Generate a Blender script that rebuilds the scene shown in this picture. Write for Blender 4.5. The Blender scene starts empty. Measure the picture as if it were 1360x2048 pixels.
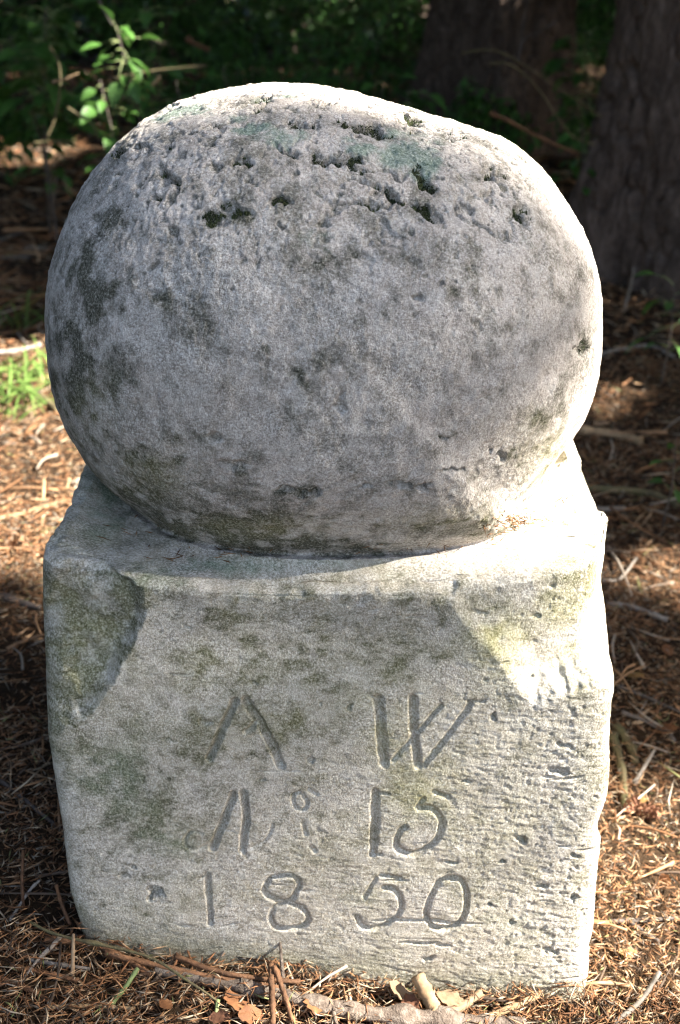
import bpy, math, random
import numpy as np
from mathutils import Vector

random.seed(7)
rng = np.random.default_rng(11)
scene = bpy.context.scene
col = scene.collection
R = math.radians

# ------------------------------------------------------------------ camera
PITCH, FPX, CW, CH = R(24.7), 2386.0, 1360.0, 2048.0
CAM = np.array([0.0, -0.957, 0.77])
cam_d = bpy.data.cameras.new('camera')
cam_d.sensor_fit = 'VERTICAL'; cam_d.sensor_height = 22.2
cam_d.lens = FPX / CH * 22.2
cam_d.clip_start = 0.02; cam_d.clip_end = 400
cam_d.dof.use_dof = True; cam_d.dof.focus_distance = 0.87; cam_d.dof.aperture_fstop = 4.8
cam = bpy.data.objects.new('camera', cam_d); col.objects.link(cam)
cam.location = CAM; cam.rotation_euler = (R(90) - PITCH, 0, 0)
scene.camera = cam
FW = np.array([0, math.cos(PITCH), -math.sin(PITCH)])
UP = np.array([0, math.sin(PITCH), math.cos(PITCH)])

# ------------------------------------------------------------------ sky, sun, exposure
SUN_EL, SUN_AZ = R(40), R(9)          # azimuth: from +X towards the camera side
SDIR = np.array([math.cos(SUN_EL) * math.cos(SUN_AZ), -math.cos(SUN_EL) * math.sin(SUN_AZ), math.sin(SUN_EL)])
world = bpy.data.worlds.new('World'); scene.world = world; world.use_nodes = True
nt = world.node_tree; bg = nt.nodes['Background']
sky = nt.nodes.new('ShaderNodeTexSky'); sky.sky_type = 'NISHITA'; sky.sun_disc = False
sky.sun_elevation = SUN_EL
sky.sun_rotation = math.atan2(SDIR[0], SDIR[1])
nt.links.new(sky.outputs[0], bg.inputs[0]); bg.inputs[1].default_value = 0.08; sky.dust_density = 3.0; sky.ozone_density = .6
sun_d = bpy.data.lights.new('sun', 'SUN'); sun_d.energy = 5.0; sun_d.angle = R(0.55); sun_d.color = (1.0, 0.93, 0.82)
sun = bpy.data.objects.new('sun', sun_d); col.objects.link(sun); sun.location = tuple(SDIR * 12)
sun.rotation_euler = Vector(tuple(SDIR)).to_track_quat('Z', 'Y').to_euler()
scene.view_settings.view_transform = 'Standard'; scene.view_settings.look = 'None'
scene.view_settings.exposure = 3.15; scene.view_settings.gamma = 1.0
scene.view_settings.use_curve_mapping = False
scene.render.engine = 'CYCLES'
scene.cycles.use_denoising = True; scene.cycles.filter_width = 1.1
scene.cycles.max_bounces = 6; scene.cycles.diffuse_bounces = 4; scene.cycles.transparent_max_bounces = 4

# ------------------------------------------------------------------ helpers
def project(P):
    d = P - CAM
    z = d @ FW
    return np.stack([CW / 2 + FPX * d[..., 0] / z, CH / 2 - FPX * (d @ UP) / z], -1)

def ray(u, v):
    return FW + np.array([1, 0, 0]) * ((u - CW / 2) / FPX) + UP * ((CH / 2 - v) / FPX)

def at_y(u, v, y):
    r = ray(u, v); return CAM + r * ((y - CAM[1]) / r[1])

def at_z(u, v, z=0.0):
    r = ray(u, v); return CAM + r * ((z - CAM[2]) / r[2])

_LAT = rng.random((64, 64, 64)).astype(np.float32); _FLAT = _LAT.ravel()
def vnoise(P, s=1.0, off=0.0):
    Q = np.asarray(P, dtype=np.float32) * np.float32(s) + np.float32(off + 100.37)
    fl = np.floor(Q); I = fl.astype(np.int32); F = Q - fl; F = F * F * (3 - 2 * F)
    I &= 63; J = (I + 1) & 63
    fx, fy, fz = F[..., 0], F[..., 1], F[..., 2]
    x0, x1 = I[..., 0] << 12, J[..., 0] << 12; y0, y1 = I[..., 1] << 6, J[..., 1] << 6; z0, z1 = I[..., 2], J[..., 2]
    def lerp_x(yz):
        a = _FLAT.take(x0 + yz); return a + (_FLAT.take(x1 + yz) - a) * fx
    a = lerp_x(y0 + z0); a += (lerp_x(y1 + z0) - a) * fy
    c = lerp_x(y0 + z1); c += (lerp_x(y1 + z1) - c) * fy
    return (a + (c - a) * fz) * 2 - 1

_ROT = np.array([[.36, .48, -.8], [-.8, .60, 0], [.48, .64, .60]], dtype=np.float32)
def fbm(P, s, octv=4, off=0.0, gain=0.5):
    t = 0; a = 1.0; tot = 0; P = np.asarray(P, dtype=np.float32)
    for k in range(octv):
        if k or s > 2: P = P @ _ROT
        t = t + a * vnoise(P, s * (2.03 ** k), off + 17.3 * k); tot += a; a *= gain
    return t / tot

def sstep(a, b, x):
    t = np.clip((x - a) / (b - a), 0, 1); return t * t * (3 - 2 * t)

def mesh_np(name, V, F, attrs=None, smooth=True):
    V = np.asarray(V, dtype=np.float32); F = np.asarray(F, dtype=np.int32)
    me = bpy.data.meshes.new(name)
    n = F.shape[1]
    me.vertices.add(len(V)); me.vertices.foreach_set('co', V.ravel())
    me.loops.add(F.size); me.loops.foreach_set('vertex_index', F.ravel())
    me.polygons.add(len(F)); me.polygons.foreach_set('loop_start', np.arange(0, F.size, n, dtype=np.int32))
    me.polygons.foreach_set('use_smooth', np.full(len(F), smooth, dtype=bool))
    for k, A in (attrs or {}).items():
        A = np.asarray(A, dtype=np.float32)
        at = me.attributes.new(k, 'FLOAT_COLOR', 'POINT')
        at.data.foreach_set('color', np.concatenate([A, np.ones((len(A), 1), np.float32)], 1).ravel())
    me.update(calc_edges=True)
    return me

def link(name, me, mat=None, parent=None):
    o = bpy.data.objects.new(name, me); col.objects.link(o)
    if me is not None and mat is not None and not me.materials: me.materials.append(mat)
    if parent is not None: o.parent = parent
    return o

def tag(o, label, cat, group=None, kind=None):
    o['label'] = label; o['category'] = cat
    if group: o['group'] = group
    if kind: o['kind'] = kind
    return o

def empty(name, loc=(0, 0, 0)):
    o = bpy.data.objects.new(name, None); o.empty_display_size = 0.05; col.objects.link(o); o.location = tuple(loc); return o

def grid_faces(nr, nc, wrap=False):
    i = np.arange(nr - 1)[:, None]; j = np.arange(nc if wrap else nc - 1)[None, :]
    j2 = (j + 1) % nc
    return np.stack([i * nc + j, i * nc + j2, (i + 1) * nc + j2, (i + 1) * nc + j], -1).reshape(-1, 4)

def spline(pts, n):
    pts = np.asarray(pts, float)
    if len(pts) == 2:
        t = np.linspace(0, 1, n)[:, None]; return pts[0] * (1 - t) + pts[1] * t
    P = np.vstack([2 * pts[0] - pts[1], pts, 2 * pts[-1] - pts[-2]])
    out = []
    for t in np.linspace(0, len(pts) - 1, n):
        k = min(int(t), len(pts) - 2); f = t - k; a, b, c, d = P[k:k + 4]
        out.append(.5 * ((2 * b) + (c - a) * f + (2 * a - 5 * b + 4 * c - d) * f * f + (3 * b - a - 3 * c + d) * f ** 3))
    return np.array(out)

def tube(pts, r0, r1=None, n=14, sides=8, rough=0.0, seed=0, knots=0):
    """closed tapering tube along a smooth curve, as (V, quads)"""
    g = np.random.default_rng(seed + 1000)
    r1 = r0 if r1 is None else r1
    C = spline(pts, n)
    T = np.gradient(C, axis=0); T /= np.linalg.norm(T, axis=1)[:, None] + 1e-9
    ref = np.array([0, 0, 1.0]) if abs(T[:, 2]).mean() < .8 else np.array([1.0, 0, 0])
    A = np.cross(T, ref); A /= np.linalg.norm(A, axis=1)[:, None] + 1e-9
    B = np.cross(T, A)
    rad = np.linspace(r0, r1, n)
    for k in range(knots):
        c = g.random(); rad = rad * (1 + .45 * np.exp(-((np.linspace(0, 1, n) - c) / .03) ** 2))
    th = np.linspace(0, 2 * np.pi, sides, endpoint=False)
    rr = rad[:, None] * (1 + rough * (g.random((n, sides)) - .5) * 2)
    V = C[:, None] + rr[..., None] * (A[:, None] * np.cos(th)[None, :, None] + B[:, None] * np.sin(th)[None, :, None])
    V = V.reshape(-1, 3); F = grid_faces(n, sides, True)
    cap0, cap1 = len(V), len(V) + 1
    V = np.vstack([V, C[0] - T[0] * r0 * .15, C[-1] + T[-1] * r1 * .15])
    j = np.arange(sides); j2 = (j + 1) % sides
    F0 = np.stack([j2, j, np.full(sides, cap0), np.full(sides, cap0)], -1)
    b = (n - 1) * sides
    F1 = np.stack([b + j, b + j2, np.full(sides, cap1), np.full(sides, cap1)], -1)
    return V, F, F0[:, :3], F1[:, :3]

def join_tubes(ts, name):
    """a list of tube() results into one triangulated mesh"""
    Vs, Fs, o = [], [], 0
    for V, F, a, b in ts:
        Vs.append(V); Fs += [F[:, [0, 1, 2]] + o, F[:, [0, 2, 3]] + o, a + o, b + o]; o += len(V)
    return mesh_np(name, np.vstack(Vs), np.vstack(Fs))

# ------------------------------------------------------------------ materials
def mat(name, rough=0.8, spec=0.3):
    m = bpy.data.materials.new(name); m.use_nodes = True
    b = m.node_tree.nodes['Principled BSDF']; b.inputs['Roughness'].default_value = rough
    b.inputs['Specular IOR Level'].default_value = spec
    return m, m.node_tree, b

def nd(t, kind, **kw):
    n = t.nodes.new(kind)
    for k, v in kw.items():
        if k in n.inputs: n.inputs[k].default_value = v
        else: setattr(n, k, v)
    return n

def ramp(t, src, stops):
    r = t.nodes.new('ShaderNodeValToRGB'); e = r.color_ramp.elements
    while len(e) < len(stops): e.new(.5)
    for k, (p, c) in enumerate(stops): e[k].position = p; e[k].color = (*c, 1)
    t.links.new(src, r.inputs[0]); return r.outputs[0]

def mix(t, a, b, f, mode='MIX'):
    m = t.nodes.new('ShaderNodeMix'); m.data_type = 'RGBA'; m.blend_type = mode
    for sock, v in ((m.inputs[6], a), (m.inputs[7], b), (m.inputs[0], f)):
        if isinstance(v, bpy.types.NodeSocket): t.links.new(v, sock)
        else: sock.default_value = v if not isinstance(v, tuple) else (*v, 1)
    return m.outputs[2]

def noise(t, scale, detail=4, rough=.6, vec=None, dist=0.0):
    n = nd(t, 'ShaderNodeTexNoise', Scale=scale, Detail=detail, Roughness=rough, Distortion=dist)
    if vec is not None: t.links.new(vec, n.inputs['Vector'])
    return n.outputs['Fac']

def objvec(t, sc=(1, 1, 1)):
    c = t.nodes.new('ShaderNodeTexCoord'); m = t.nodes.new('ShaderNodeMapping')
    t.links.new(c.outputs['Object'], m.inputs[0]); m.inputs['Scale'].default_value = sc
    return m.outputs[0]

def bump(t, b, src, strength, dist):
    n = nd(t, 'ShaderNodeBump', Strength=strength, Distance=dist)
    t.links.new(src, n.inputs['Height']); t.links.new(n.outputs[0], b.inputs['Normal']); return n

def simple_mat(name, c1, c2, scale=60, rough=.8, bmp=.4, bd=.002, sc=(1, 1, 1), trans=0.0, c3=None, spec=.3):
    m, t, b = mat(name, rough, spec)
    v = objvec(t, sc); n = noise(t, scale, 5, .65, v)
    stops = [(.3, c1), (.7, c2)] if c3 is None else [(.25, c1), (.5, c2), (.75, c3)]
    c = ramp(t, n, stops)
    oi = t.nodes.new('ShaderNodeObjectInfo')
    mr = nd(t, 'ShaderNodeMapRange'); t.links.new(oi.outputs['Random'], mr.inputs[0]); mr.inputs[3].default_value = .75; mr.inputs[4].default_value = 1.2
    mv = nd(t, 'ShaderNodeVectorMath', operation='SCALE'); t.links.new(c, mv.inputs[0]); t.links.new(mr.outputs[0], mv.inputs['Scale'])
    t.links.new(mv.outputs[0], b.inputs['Base Color'])
    if bmp: bump(t, b, noise(t, scale * 3, 4, .6, v), bmp, bd)
    if trans:
        out = t.nodes['Material Output']; tr = nd(t, 'ShaderNodeBsdfTranslucent'); t.links.new(mv.outputs[0], tr.inputs[0])
        ms = nd(t, 'ShaderNodeMixShader'); ms.inputs[0].default_value = trans
        t.links.new(b.outputs[0], ms.inputs[1]); t.links.new(tr.outputs[0], ms.inputs[2]); t.links.new(ms.outputs[0], out.inputs[0])
    return m

def stone_mat(name, bedding):
    m, t, b = mat(name, .92, .15)
    v = objvec(t)
    big = noise(t, 9, 5, .6, v); mid = noise(t, 70, 6, .72, v); grain = noise(t, 560, 4, .8, v); fine = noise(t, 1150, 2, .7, v)
    area = noise(t, 24, 4, .6, v)
    k = (.92, .91, .78) if bedding else (1.16, 1.12, 1.12)
    base = ramp(t, big, [(p, tuple(a * b for a, b in zip(c, k))) for p, c in ((.3, (.37, .325, .285)), (.5, (.44, .395, .36)), (.7, (.48, .44, .405)))])
    base = mix(t, base, ramp(t, mid, [(.34, (.13, .12, .10)), (.47, (.40, .37, .335)), (.60, (.66, .63, .59))]), .45)
    gm = nd(t, 'ShaderNodeMapRange'); t.links.new(area, gm.inputs[0]); gm.inputs[1].default_value = .35; gm.inputs[2].default_value = .65; gm.inputs[3].default_value = .18; gm.inputs[4].default_value = .55
    base = mix(t, base, ramp(t, grain, [(.36, (.04, .038, .032)), (.47, (.36, .335, .30)), (.54, (.56, .53, .49)), (.62, (.88, .86, .83))]), gm.outputs[0])
    base = mix(t, base, ramp(t, fine, [(.30, (.22, .21, .19)), (.45, (.5, .5, .5)), (.66, (.80, .79, .78))]), .55, 'OVERLAY')
    a = nd(t, 'ShaderNodeAttribute', attribute_name='stain_shade'); s = nd(t, 'ShaderNodeSeparateColor'); t.links.new(a.outputs[0], s.inputs[0])
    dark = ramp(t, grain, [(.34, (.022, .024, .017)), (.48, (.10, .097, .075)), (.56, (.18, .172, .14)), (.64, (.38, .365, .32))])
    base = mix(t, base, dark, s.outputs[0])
    green = ramp(t, grain, [(.36, (.09, .14, .10)), (.5, (.20, .29, .235)), (.64, (.42, .49, .43))])
    base = mix(t, base, green, s.outputs[1])
    yel = ramp(t, grain, [(.34, (.13, .12, .05)), (.5, (.34, .32, .16)), (.62, (.58, .55, .36))])
    base = mix(t, base, yel, s.outputs[2])
    t.links.new(base, b.inputs['Base Color'])
    add = nd(t, 'ShaderNodeMath', operation='MULTIPLY_ADD'); t.links.new(fine, add.inputs[0]); add.inputs[1].default_value = .4; t.links.new(grain, add.inputs[2])
    hsrc = add.outputs[0]
    if bedding:
        v2 = nd(t, 'ShaderNodeVectorMath', operation='MULTIPLY_ADD'); wn = nd(t, 'ShaderNodeTexNoise', Scale=28.0, Detail=3.0); t.links.new(v, wn.inputs['Vector'])
        t.links.new(wn.outputs['Color'], v2.inputs[0]); v2.inputs[1].default_value = (.02, .02, .008); t.links.new(v, v2.inputs[2])
        mp = t.nodes.new('ShaderNodeMapping'); mp.inputs['Scale'].default_value = (.16, .16, 1); t.links.new(v2.outputs[0], mp.inputs[0])
        bn = noise(t, 620, 3, .65, mp.outputs[0]); mm = nd(t, 'ShaderNodeMath', operation='MULTIPLY_ADD'); t.links.new(bn, mm.inputs[0]); mm.inputs[1].default_value = bedding; t.links.new(hsrc, mm.inputs[2]); hsrc = mm.outputs[0]
    bump(t, b, hsrc, .9, .0010 if bedding else .0017)
    return m

def attr_mat(name, rough=.8, trans=0.0, vary=True):
    """colour comes piece by piece from the mesh attribute 'tint'"""
    m, t, b = mat(name, rough, .25)
    a = nd(t, 'ShaderNodeAttribute', attribute_name='tint'); c = a.outputs[0]
    t.links.new(c, b.inputs['Base Color'])
    if trans:
        out = t.nodes['Material Output']; tr = nd(t, 'ShaderNodeBsdfTranslucent'); t.links.new(c, tr.inputs[0])
        ms = nd(t, 'ShaderNodeMixShader'); ms.inputs[0].default_value = trans
        t.links.new(b.outputs[0], ms.inputs[1]); t.links.new(tr.outputs[0], ms.inputs[2]); t.links.new(ms.outputs[0], out.inputs[0])
    return m

def soil_mat():
    m, t, b = mat('forest_soil', .95, .1)
    v = objvec(t)
    n1 = noise(t, 7, 6, .65, v); n2 = noise(t, 160, 5, .75, v, 1.2)
    c = ramp(t, n1, [(.3, (.016, .011, .007)), (.55, (.036, .022, .013)), (.75, (.06, .035, .02))])
    c = mix(t, c, ramp(t, n2, [(.35, (.010, .007, .005)), (.55, (.05, .03, .016)), (.72, (.14, .08, .04))]), .55)
    t.links.new(c, b.inputs['Base Color']); bump(t, b, n2, .8, .01)
    return m

def bark_mat():
    m, t, b = mat('spruce_bark', .95, .12)
    v = objvec(t, (1, 1, .35))
    n1 = noise(t, 26, 6, .7, v, .8); n2 = noise(t, 150, 4, .7, v)
    c = ramp(t, n1, [(.32, (.014, .010, .008)), (.5, (.065, .047, .038)), (.7, (.17, .13, .11))])
    c = mix(t, c, ramp(t, n2, [(.3, (.03, .022, .016)), (.7, (.22, .165, .14))]), .35)
    t.links.new(c, b.inputs['Base Color']); bump(t, b, n1, .7, .02)
    return m

M = dict(
    stone=stone_mat('weathered_stone', 0.0), bedded=stone_mat('bedded_weathered_stone', .45), soil=soil_mat(), bark=bark_mat(),
    litter=attr_mat('spruce_needles', .75, .15),
    leafy=attr_mat('green_leaves', .5, .35),
    foliage=attr_mat('spruce_foliage', .7, .2),
    moss=attr_mat('moss', .95),
    grass=attr_mat('grass_blades', .45, .35),
    greywood=simple_mat('grey_twig', (.10, .085, .07), (.25, .22, .19), 70, sc=(1, 1, 1)),
    barkwood=simple_mat('branch_bark', (.05, .035, .026), (.15, .115, .09), 160, bmp=.8, bd=.003, c3=(.30, .26, .22)),
    tanwood=simple_mat('tan_twig', (.15, .095, .05), (.34, .24, .14), 60),
    brownwood=simple_mat('brown_twig', (.06, .03, .015), (.20, .10, .05), 80, bmp=.6, bd=.003),
    darkwood=simple_mat('dark_twig', (.035, .028, .024), (.11, .09, .078), 70),
    mosswood=simple_mat('mossy_twig', (.035, .03, .016), (.10, .08, .04), 60, c3=(.06, .07, .028), bmp=.7, bd=.004),
    greenstem=simple_mat('green_stem', (.10, .15, .05), (.24, .28, .12), 50, rough=.55),
    deadleaf=simple_mat('dead_leaf', (.12, .05, .022), (.27, .125, .055), 50, rough=.7, trans=.25),
    yellowleaf=simple_mat('yellow_leaf', (.20, .11, .035), (.34, .21, .08), 45, rough=.65, trans=.25),
    paleleaf=simple_mat('pale_leaf', (.24, .16, .095), (.42, .30, .19), 45, rough=.7, trans=.25),
    cone=simple_mat('cone', (.08, .035, .02), (.24, .11, .06), 60),
    leaf_green=simple_mat('sapling_leaf', (.035, .095, .02), (.085, .19, .04), 35, rough=.42, bmp=.2, trans=.35),
)

# ------------------------------------------------------------------ terrain height
def gz(x, y):
    x = np.asarray(x, float); y = np.asarray(y, float)
    P = np.stack([x, y, np.zeros_like(x)], -1)
    near = np.exp(-(x ** 2 + y ** 2) / 1.2)
    z = (-.15 * x - .016) * near + .035 * fbm(P, 1.1, 3, 3.0) * (1 - near * .7) + .012 * fbm(P, 5, 3, 9.0)
    far = sstep(9, 30, np.hypot(x, y)); z = z + far * .25 * fbm(P, .12, 2, 5.0)
    return z

def on_ground(u, v, lift=0.0):
    p = at_z(u, v, 0.0)
    for _ in range(6): p = at_z(u, v, float(gz(p[0], p[1])) + lift)
    return p

def ground_sheet():
    def axis(lo, hi, fine_lo, fine_hi, step):
        a = list(np.arange(fine_lo, fine_hi, step)); s = step
        x = fine_hi
        while x < hi: a.append(x); s *= 1.12; x += s
        x = fine_lo; s = step; pre = []
        while x > lo: s *= 1.12; x -= s; pre.append(x)
        return np.array(pre[::-1] + a + [])
    xs = axis(-60, 60, -1.2, 1.2, .016); ys = axis(-60, 90, -.5, 2.6, .016)
    X, Y = np.meshgrid(xs, ys)
    V = np.stack([X, Y, gz(X, Y)], -1).reshape(-1, 3)
    o = link('ground', mesh_np('ground', V, grid_faces(len(ys), len(xs))), M['soil'])
    o['kind'] = 'structure'; o['label'] = 'brown forest soil sloping gently around the stone'
ground_sheet()

# ------------------------------------------------------------------ the carved stone
def poly_sdf(U, poly):
    """signed distance in px to a closed polygon, positive inside"""
    poly = np.asarray(poly, float); n = len(poly)
    d = np.full(U.shape[:-1], 1e9); inside = np.zeros(U.shape[:-1], bool)
    for i in range(n):
        a, b = poly[i], poly[(i + 1) % n]; ab = b - a
        t = np.clip(((U - a) @ ab) / (ab @ ab), 0, 1)
        d = np.minimum(d, np.linalg.norm(U - a - t[..., None] * ab, axis=-1))
        c = ((a[1] > U[..., 1]) != (b[1] > U[..., 1]))
        with np.errstate(divide='ignore', invalid='ignore'):
            xx = a[0] + (U[..., 1] - a[1]) / (b[1] - a[1] + 1e-12) * ab[0]
        inside ^= c & (U[..., 0] < xx)
    return np.where(inside, d, -d)

def line_dist(U, pts):
    pts = np.asarray(pts, float); d = np.full(len(U), 1e9)
    for a, b in zip(pts[:-1], pts[1:]):
        ab = b - a; t = np.clip(((U - a) @ ab) / (ab @ ab + 1e-9), 0, 1)
        d = np.minimum(d, np.linalg.norm(U - a - t[:, None] * ab, axis=1))
    return d

# strokes of the inscription: points, groove width, depth in mm (A W / N o 15 / 1850)
STROKES = [
    ([(470, 1404), (452, 1440), (436, 1480), (420, 1516)], 19, 8.2),
    ([(492, 1402), (520, 1445), (544, 1490), (562, 1531)], 21, 8.6), ([(490, 1464), (516, 1444)], 13, 5.0),
    ([(757, 1400), (762, 1460), (768, 1526)], 25, 7.0), ([(737, 1391), (757, 1402)], 9, 3.0),
    ([(882, 1412), (845, 1455), (812, 1492), (785, 1521)], 13, 4.2),
    ([(825, 1398), (828, 1460), (836, 1531)], 22, 6.6),
    ([(942, 1410), (908, 1455), (875, 1498), (848, 1531)], 14, 4.6), ([(936, 1403), (968, 1405)], 8, 3.2),
    ([(402, 1668), (386, 1662), (372, 1672), (372, 1690), (388, 1698), (408, 1694), (424, 1682)], 9, 2.4),
    ([(467, 1588), (448, 1638), (426, 1694)], 19, 7.6), ([(487, 1586), (493, 1632), (489, 1662), (485, 1702)], 18, 7.6),
    ([(486, 1700), (515, 1690), (536, 1672), (545, 1650)], 9, 1.8),
    ([(600, 1586), (586, 1594), (590, 1614), (604, 1622), (614, 1606), (606, 1588)], 10, 3.6), ([(618, 1578), (632, 1590)], 10, 3.0),
    ([(606, 1645), (612, 1668)], 11, 3.4), ([(622, 1694), (630, 1702)], 12, 3.6),
    ([(750, 1588), (749, 1650), (745, 1707)], 21, 6.2), ([(744, 1588), (776, 1590)], 9, 3.4), ([(745, 1707), (762, 1710)], 8, 3.0),
    ([(868, 1586), (898, 1596)], 11, 4.2), ([(848, 1598), (832, 1616)], 10, 3.4),
    ([(838, 1618), (862, 1618), (879, 1634), (882, 1658), (868, 1686), (832, 1707), (802, 1702), (791, 1682), (800, 1664), (812, 1655)], 15, 5.4),
    ([(414, 1750), (418, 1800), (421, 1846)], 15, 5.4), ([(404, 1756), (416, 1750)], 8, 3.0),
    ([(532, 1768), (550, 1755), (584, 1752), (598, 1768), (590, 1790), (574, 1805), (546, 1800), (528, 1784), (532, 1768)], 13, 5.0),
    ([(574, 1806), (606, 1818), (617, 1840), (600, 1855), (556, 1857), (541, 1841), (546, 1820), (574, 1806)], 13, 5.0),
    ([(760, 1750), (800, 1757)], 10, 4.0), ([(752, 1756), (728, 1796)], 10, 4.0),
    ([(768, 1776), (790, 1780), (802, 1801), (796, 1830), (776, 1846), (750, 1857), (725, 1852), (716, 1836)], 14, 5.0),
    ([(895, 1757), (919, 1758), (932, 1782), (931, 1820), (916, 1846), (890, 1857), (862, 1849), (852, 1826), (860, 1794), (876, 1768), (895, 1757)], 14, 5.4),
]
# pits in the stone: centre px, half width, half height, turn in degrees, depth mm, moss
PITS_BALL = [(335, 352, 30, 13, 35, 7, .9), (352, 376, 12, 8, 60, 7, .9), (560, 404, 22, 10, -5, 7, .8), (450, 432, 42, 18, -12, 4, .9), (237, 316, 12, 9, 0, 6, .9),
    (600, 243, 32, 8, 5, 7, .8), (652, 212, 26, 7, 8, 6, .7), (745, 266, 58, 9, 6, 8, 1), (655, 318, 34, 9, 12, 8, .9), (568, 306, 24, 8, 10, 6, .7),
    (845, 358, 26, 12, 30, 5, 1), (986, 345, 22, 9, 30, 5, .7), (790, 392, 26, 9, 20, 6, .9), (850, 424, 36, 8, 35, 5, .6), (1045, 428, 20, 11, 30, 5, .8),
    (420, 254, 24, 6, -25, 5, .8), (360, 306, 18, 8, -20, 5, .8), (285, 296, 10, 7, 0, 4, .6), (820, 240, 26, 8, 15, 5, .9), (900, 270, 30, 8, 18, 5, .8),
    (935, 420, 20, 8, 10, 4, .7), (975, 395, 14, 7, 10, 4, .7), (310, 392, 10, 8, 0, 4, .8), (560, 450, 9, 6, 0, 4, .6), (880, 575, 9, 7, 0, 4, .4), (845, 600, 9, 9, 0, 4, .5),
    (1172, 710, 7, 14, 5, 6, .7), (1165, 690, 6, 8, 0, 4, .6), (690, 800, 8, 16, 0, 3, .3), (806, 973, 23, 7, 0, 6, .3), (846, 967, 10, 5, 0, 6, .5), (912, 946, 20, 4, 3, 5, .6), (724, 983, 9, 5, 0, 5, .4),
    (590, 988, 40, 5, 5, 4, .5), (640, 986, 14, 5, 10, 5, .6), (995, 910, 14, 4, 0, 4, .5), (425, 872, 20, 8, -10, 3, .5), (470, 936, 22, 9, 0, 3, .6), (880, 870, 20, 5, 0, 3, .5), (300, 530, 10, 6, 0, 4, .5),
    (765, 420, 12, 6, 20, 4, .6), (1000, 470, 14, 6, 20, 3, .5), (480, 330, 14, 6, -20, 4, .7), (520, 212, 22, 6, 0, 4, .6), (700, 330, 18, 7, 10, 5, .7)]
PITS_BLOCK = [(312, 1786, 22, 15, 15, 9, .5), (300, 1795, 6, 10, 0, 9, .6), (980, 1811, 8, 6, 10, 8, .9), (1043, 1678, 13, 9, 10, 7, .5), (986, 1436, 9, 8, 0, 7, .6),
    (905, 1722, 16, 4, 4, 5, .6), (1003, 1725, 12, 4, 0, 6, .7), (1085, 1772, 16, 6, 15, 5, .5), (1150, 1798, 12, 9, 20, 6, .5), (1025, 1845, 10, 6, 0, 4, .4), (335, 1476, 16, 4, 12, 4, .7),
    (410, 1443, 16, 10, 20, 4, .6), (1150, 1710, 14, 7, 20, 5, .6), (695, 1412, 9, 8, 0, 4, .7), (510, 1365, 9, 6, 0, 4, .5), (372, 1255, 12, 5, 20, 4, .4), (1120, 1545, 30, 8, 10, 4, .3), (860, 1918, 14, 6, -10, 5, .5),
    (935, 1568, 16, 5, 5, 4, .4), (250, 1752, 16, 8, 0, 3, .4), (270, 1735, 10, 6, 20, 4, .5), (640, 1405, 8, 5, 0, 3, .5), (1100, 1900, 20, 6, 15, 4, .4), (1130, 1495, 22, 7, 15, 5, .4),
    (1070, 1255, 9, 7, 0, 4, .6), (1100, 1200, 10, 6, 0, 4, .5), (1010, 1335, 9, 6, 0, 4, .5), (1060, 1368, 8, 7, 0, 4, .5), (960, 1235, 20, 7, 20, 4, .4), (1118, 1160, 18, 6, 10, 4, .4), (620, 1520, 10, 6, 0, 3, .4), (520, 1560, 12, 5, 0, 3, .5)]

SIL_BALL = [(350, 203), (400, 187), (450, 177), (500, 168), (550, 164), (600, 166), (650, 173), (700, 182), (750, 195), (800, 207), (850, 222), (900, 237), (950, 255), (1000, 272), (1040, 297), (1080, 335), (1110, 372), (1140, 415), (1165, 460), (1185, 505), (1197, 550), (1205, 600), (1207, 650), (1205, 700), (1198, 750), (1185, 800), (1165, 850), (1135, 895), (1090, 950), (1058, 985),
    (300, 232), (250, 272), (210, 322), (175, 370), (145, 420), (120, 470), (102, 520), (90, 570), (84, 620), (84, 670), (90, 730), (100, 780), (120, 840), (150, 895), (178, 935), (210, 970), (250, 1010), (285, 1045)]

def gauss_field(U, spots):
    f = np.zeros(len(U))
    for (cx, cy, rx, ry, amp) in spots:
        f = np.maximum(f, amp * np.exp(-(((U[:, 0] - cx) / rx) ** 2 + ((U[:, 1] - cy) / ry) ** 2)))
    return f

def pit_field(U, pits, P, wa=24., sz=1., dk=1.):
    d = np.zeros(len(U)); moss = np.zeros(len(U))
    w = np.stack([vnoise(P, 260, 3.), vnoise(P, 260, 31.)], -1) * 5 + np.stack([fbm(P, 80, 3, 5.), fbm(P, 80, 3, 71.)], -1) * wa
    UU = U + w
    for (cx, cy, rx, ry, ang, dep, ms) in pits:
        sel = np.nonzero((abs(U[:, 0] - cx) < 2.6 * max(rx, ry) + 12) & (abs(U[:, 1] - cy) < 2.6 * max(rx, ry) + 12))[0]
        if not len(sel): continue
        rx, ry, dep = rx * sz, ry * sz, dep * dk; a = R(ang); dx = UU[sel, 0] - cx; dy = UU[sel, 1] - cy
        q = np.sqrt(((dx * math.cos(a) + dy * math.sin(a)) / rx) ** 2 + ((-dx * math.sin(a) + dy * math.cos(a)) / ry) ** 2)
        k = 1 - sstep(.45, 1.35, q)
        d[sel] = np.maximum(d[sel], k * dep * .001); moss[sel] = np.maximum(moss[sel], (1 - sstep(.5, 1.9, q)) * ms)
    return d, moss

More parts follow.
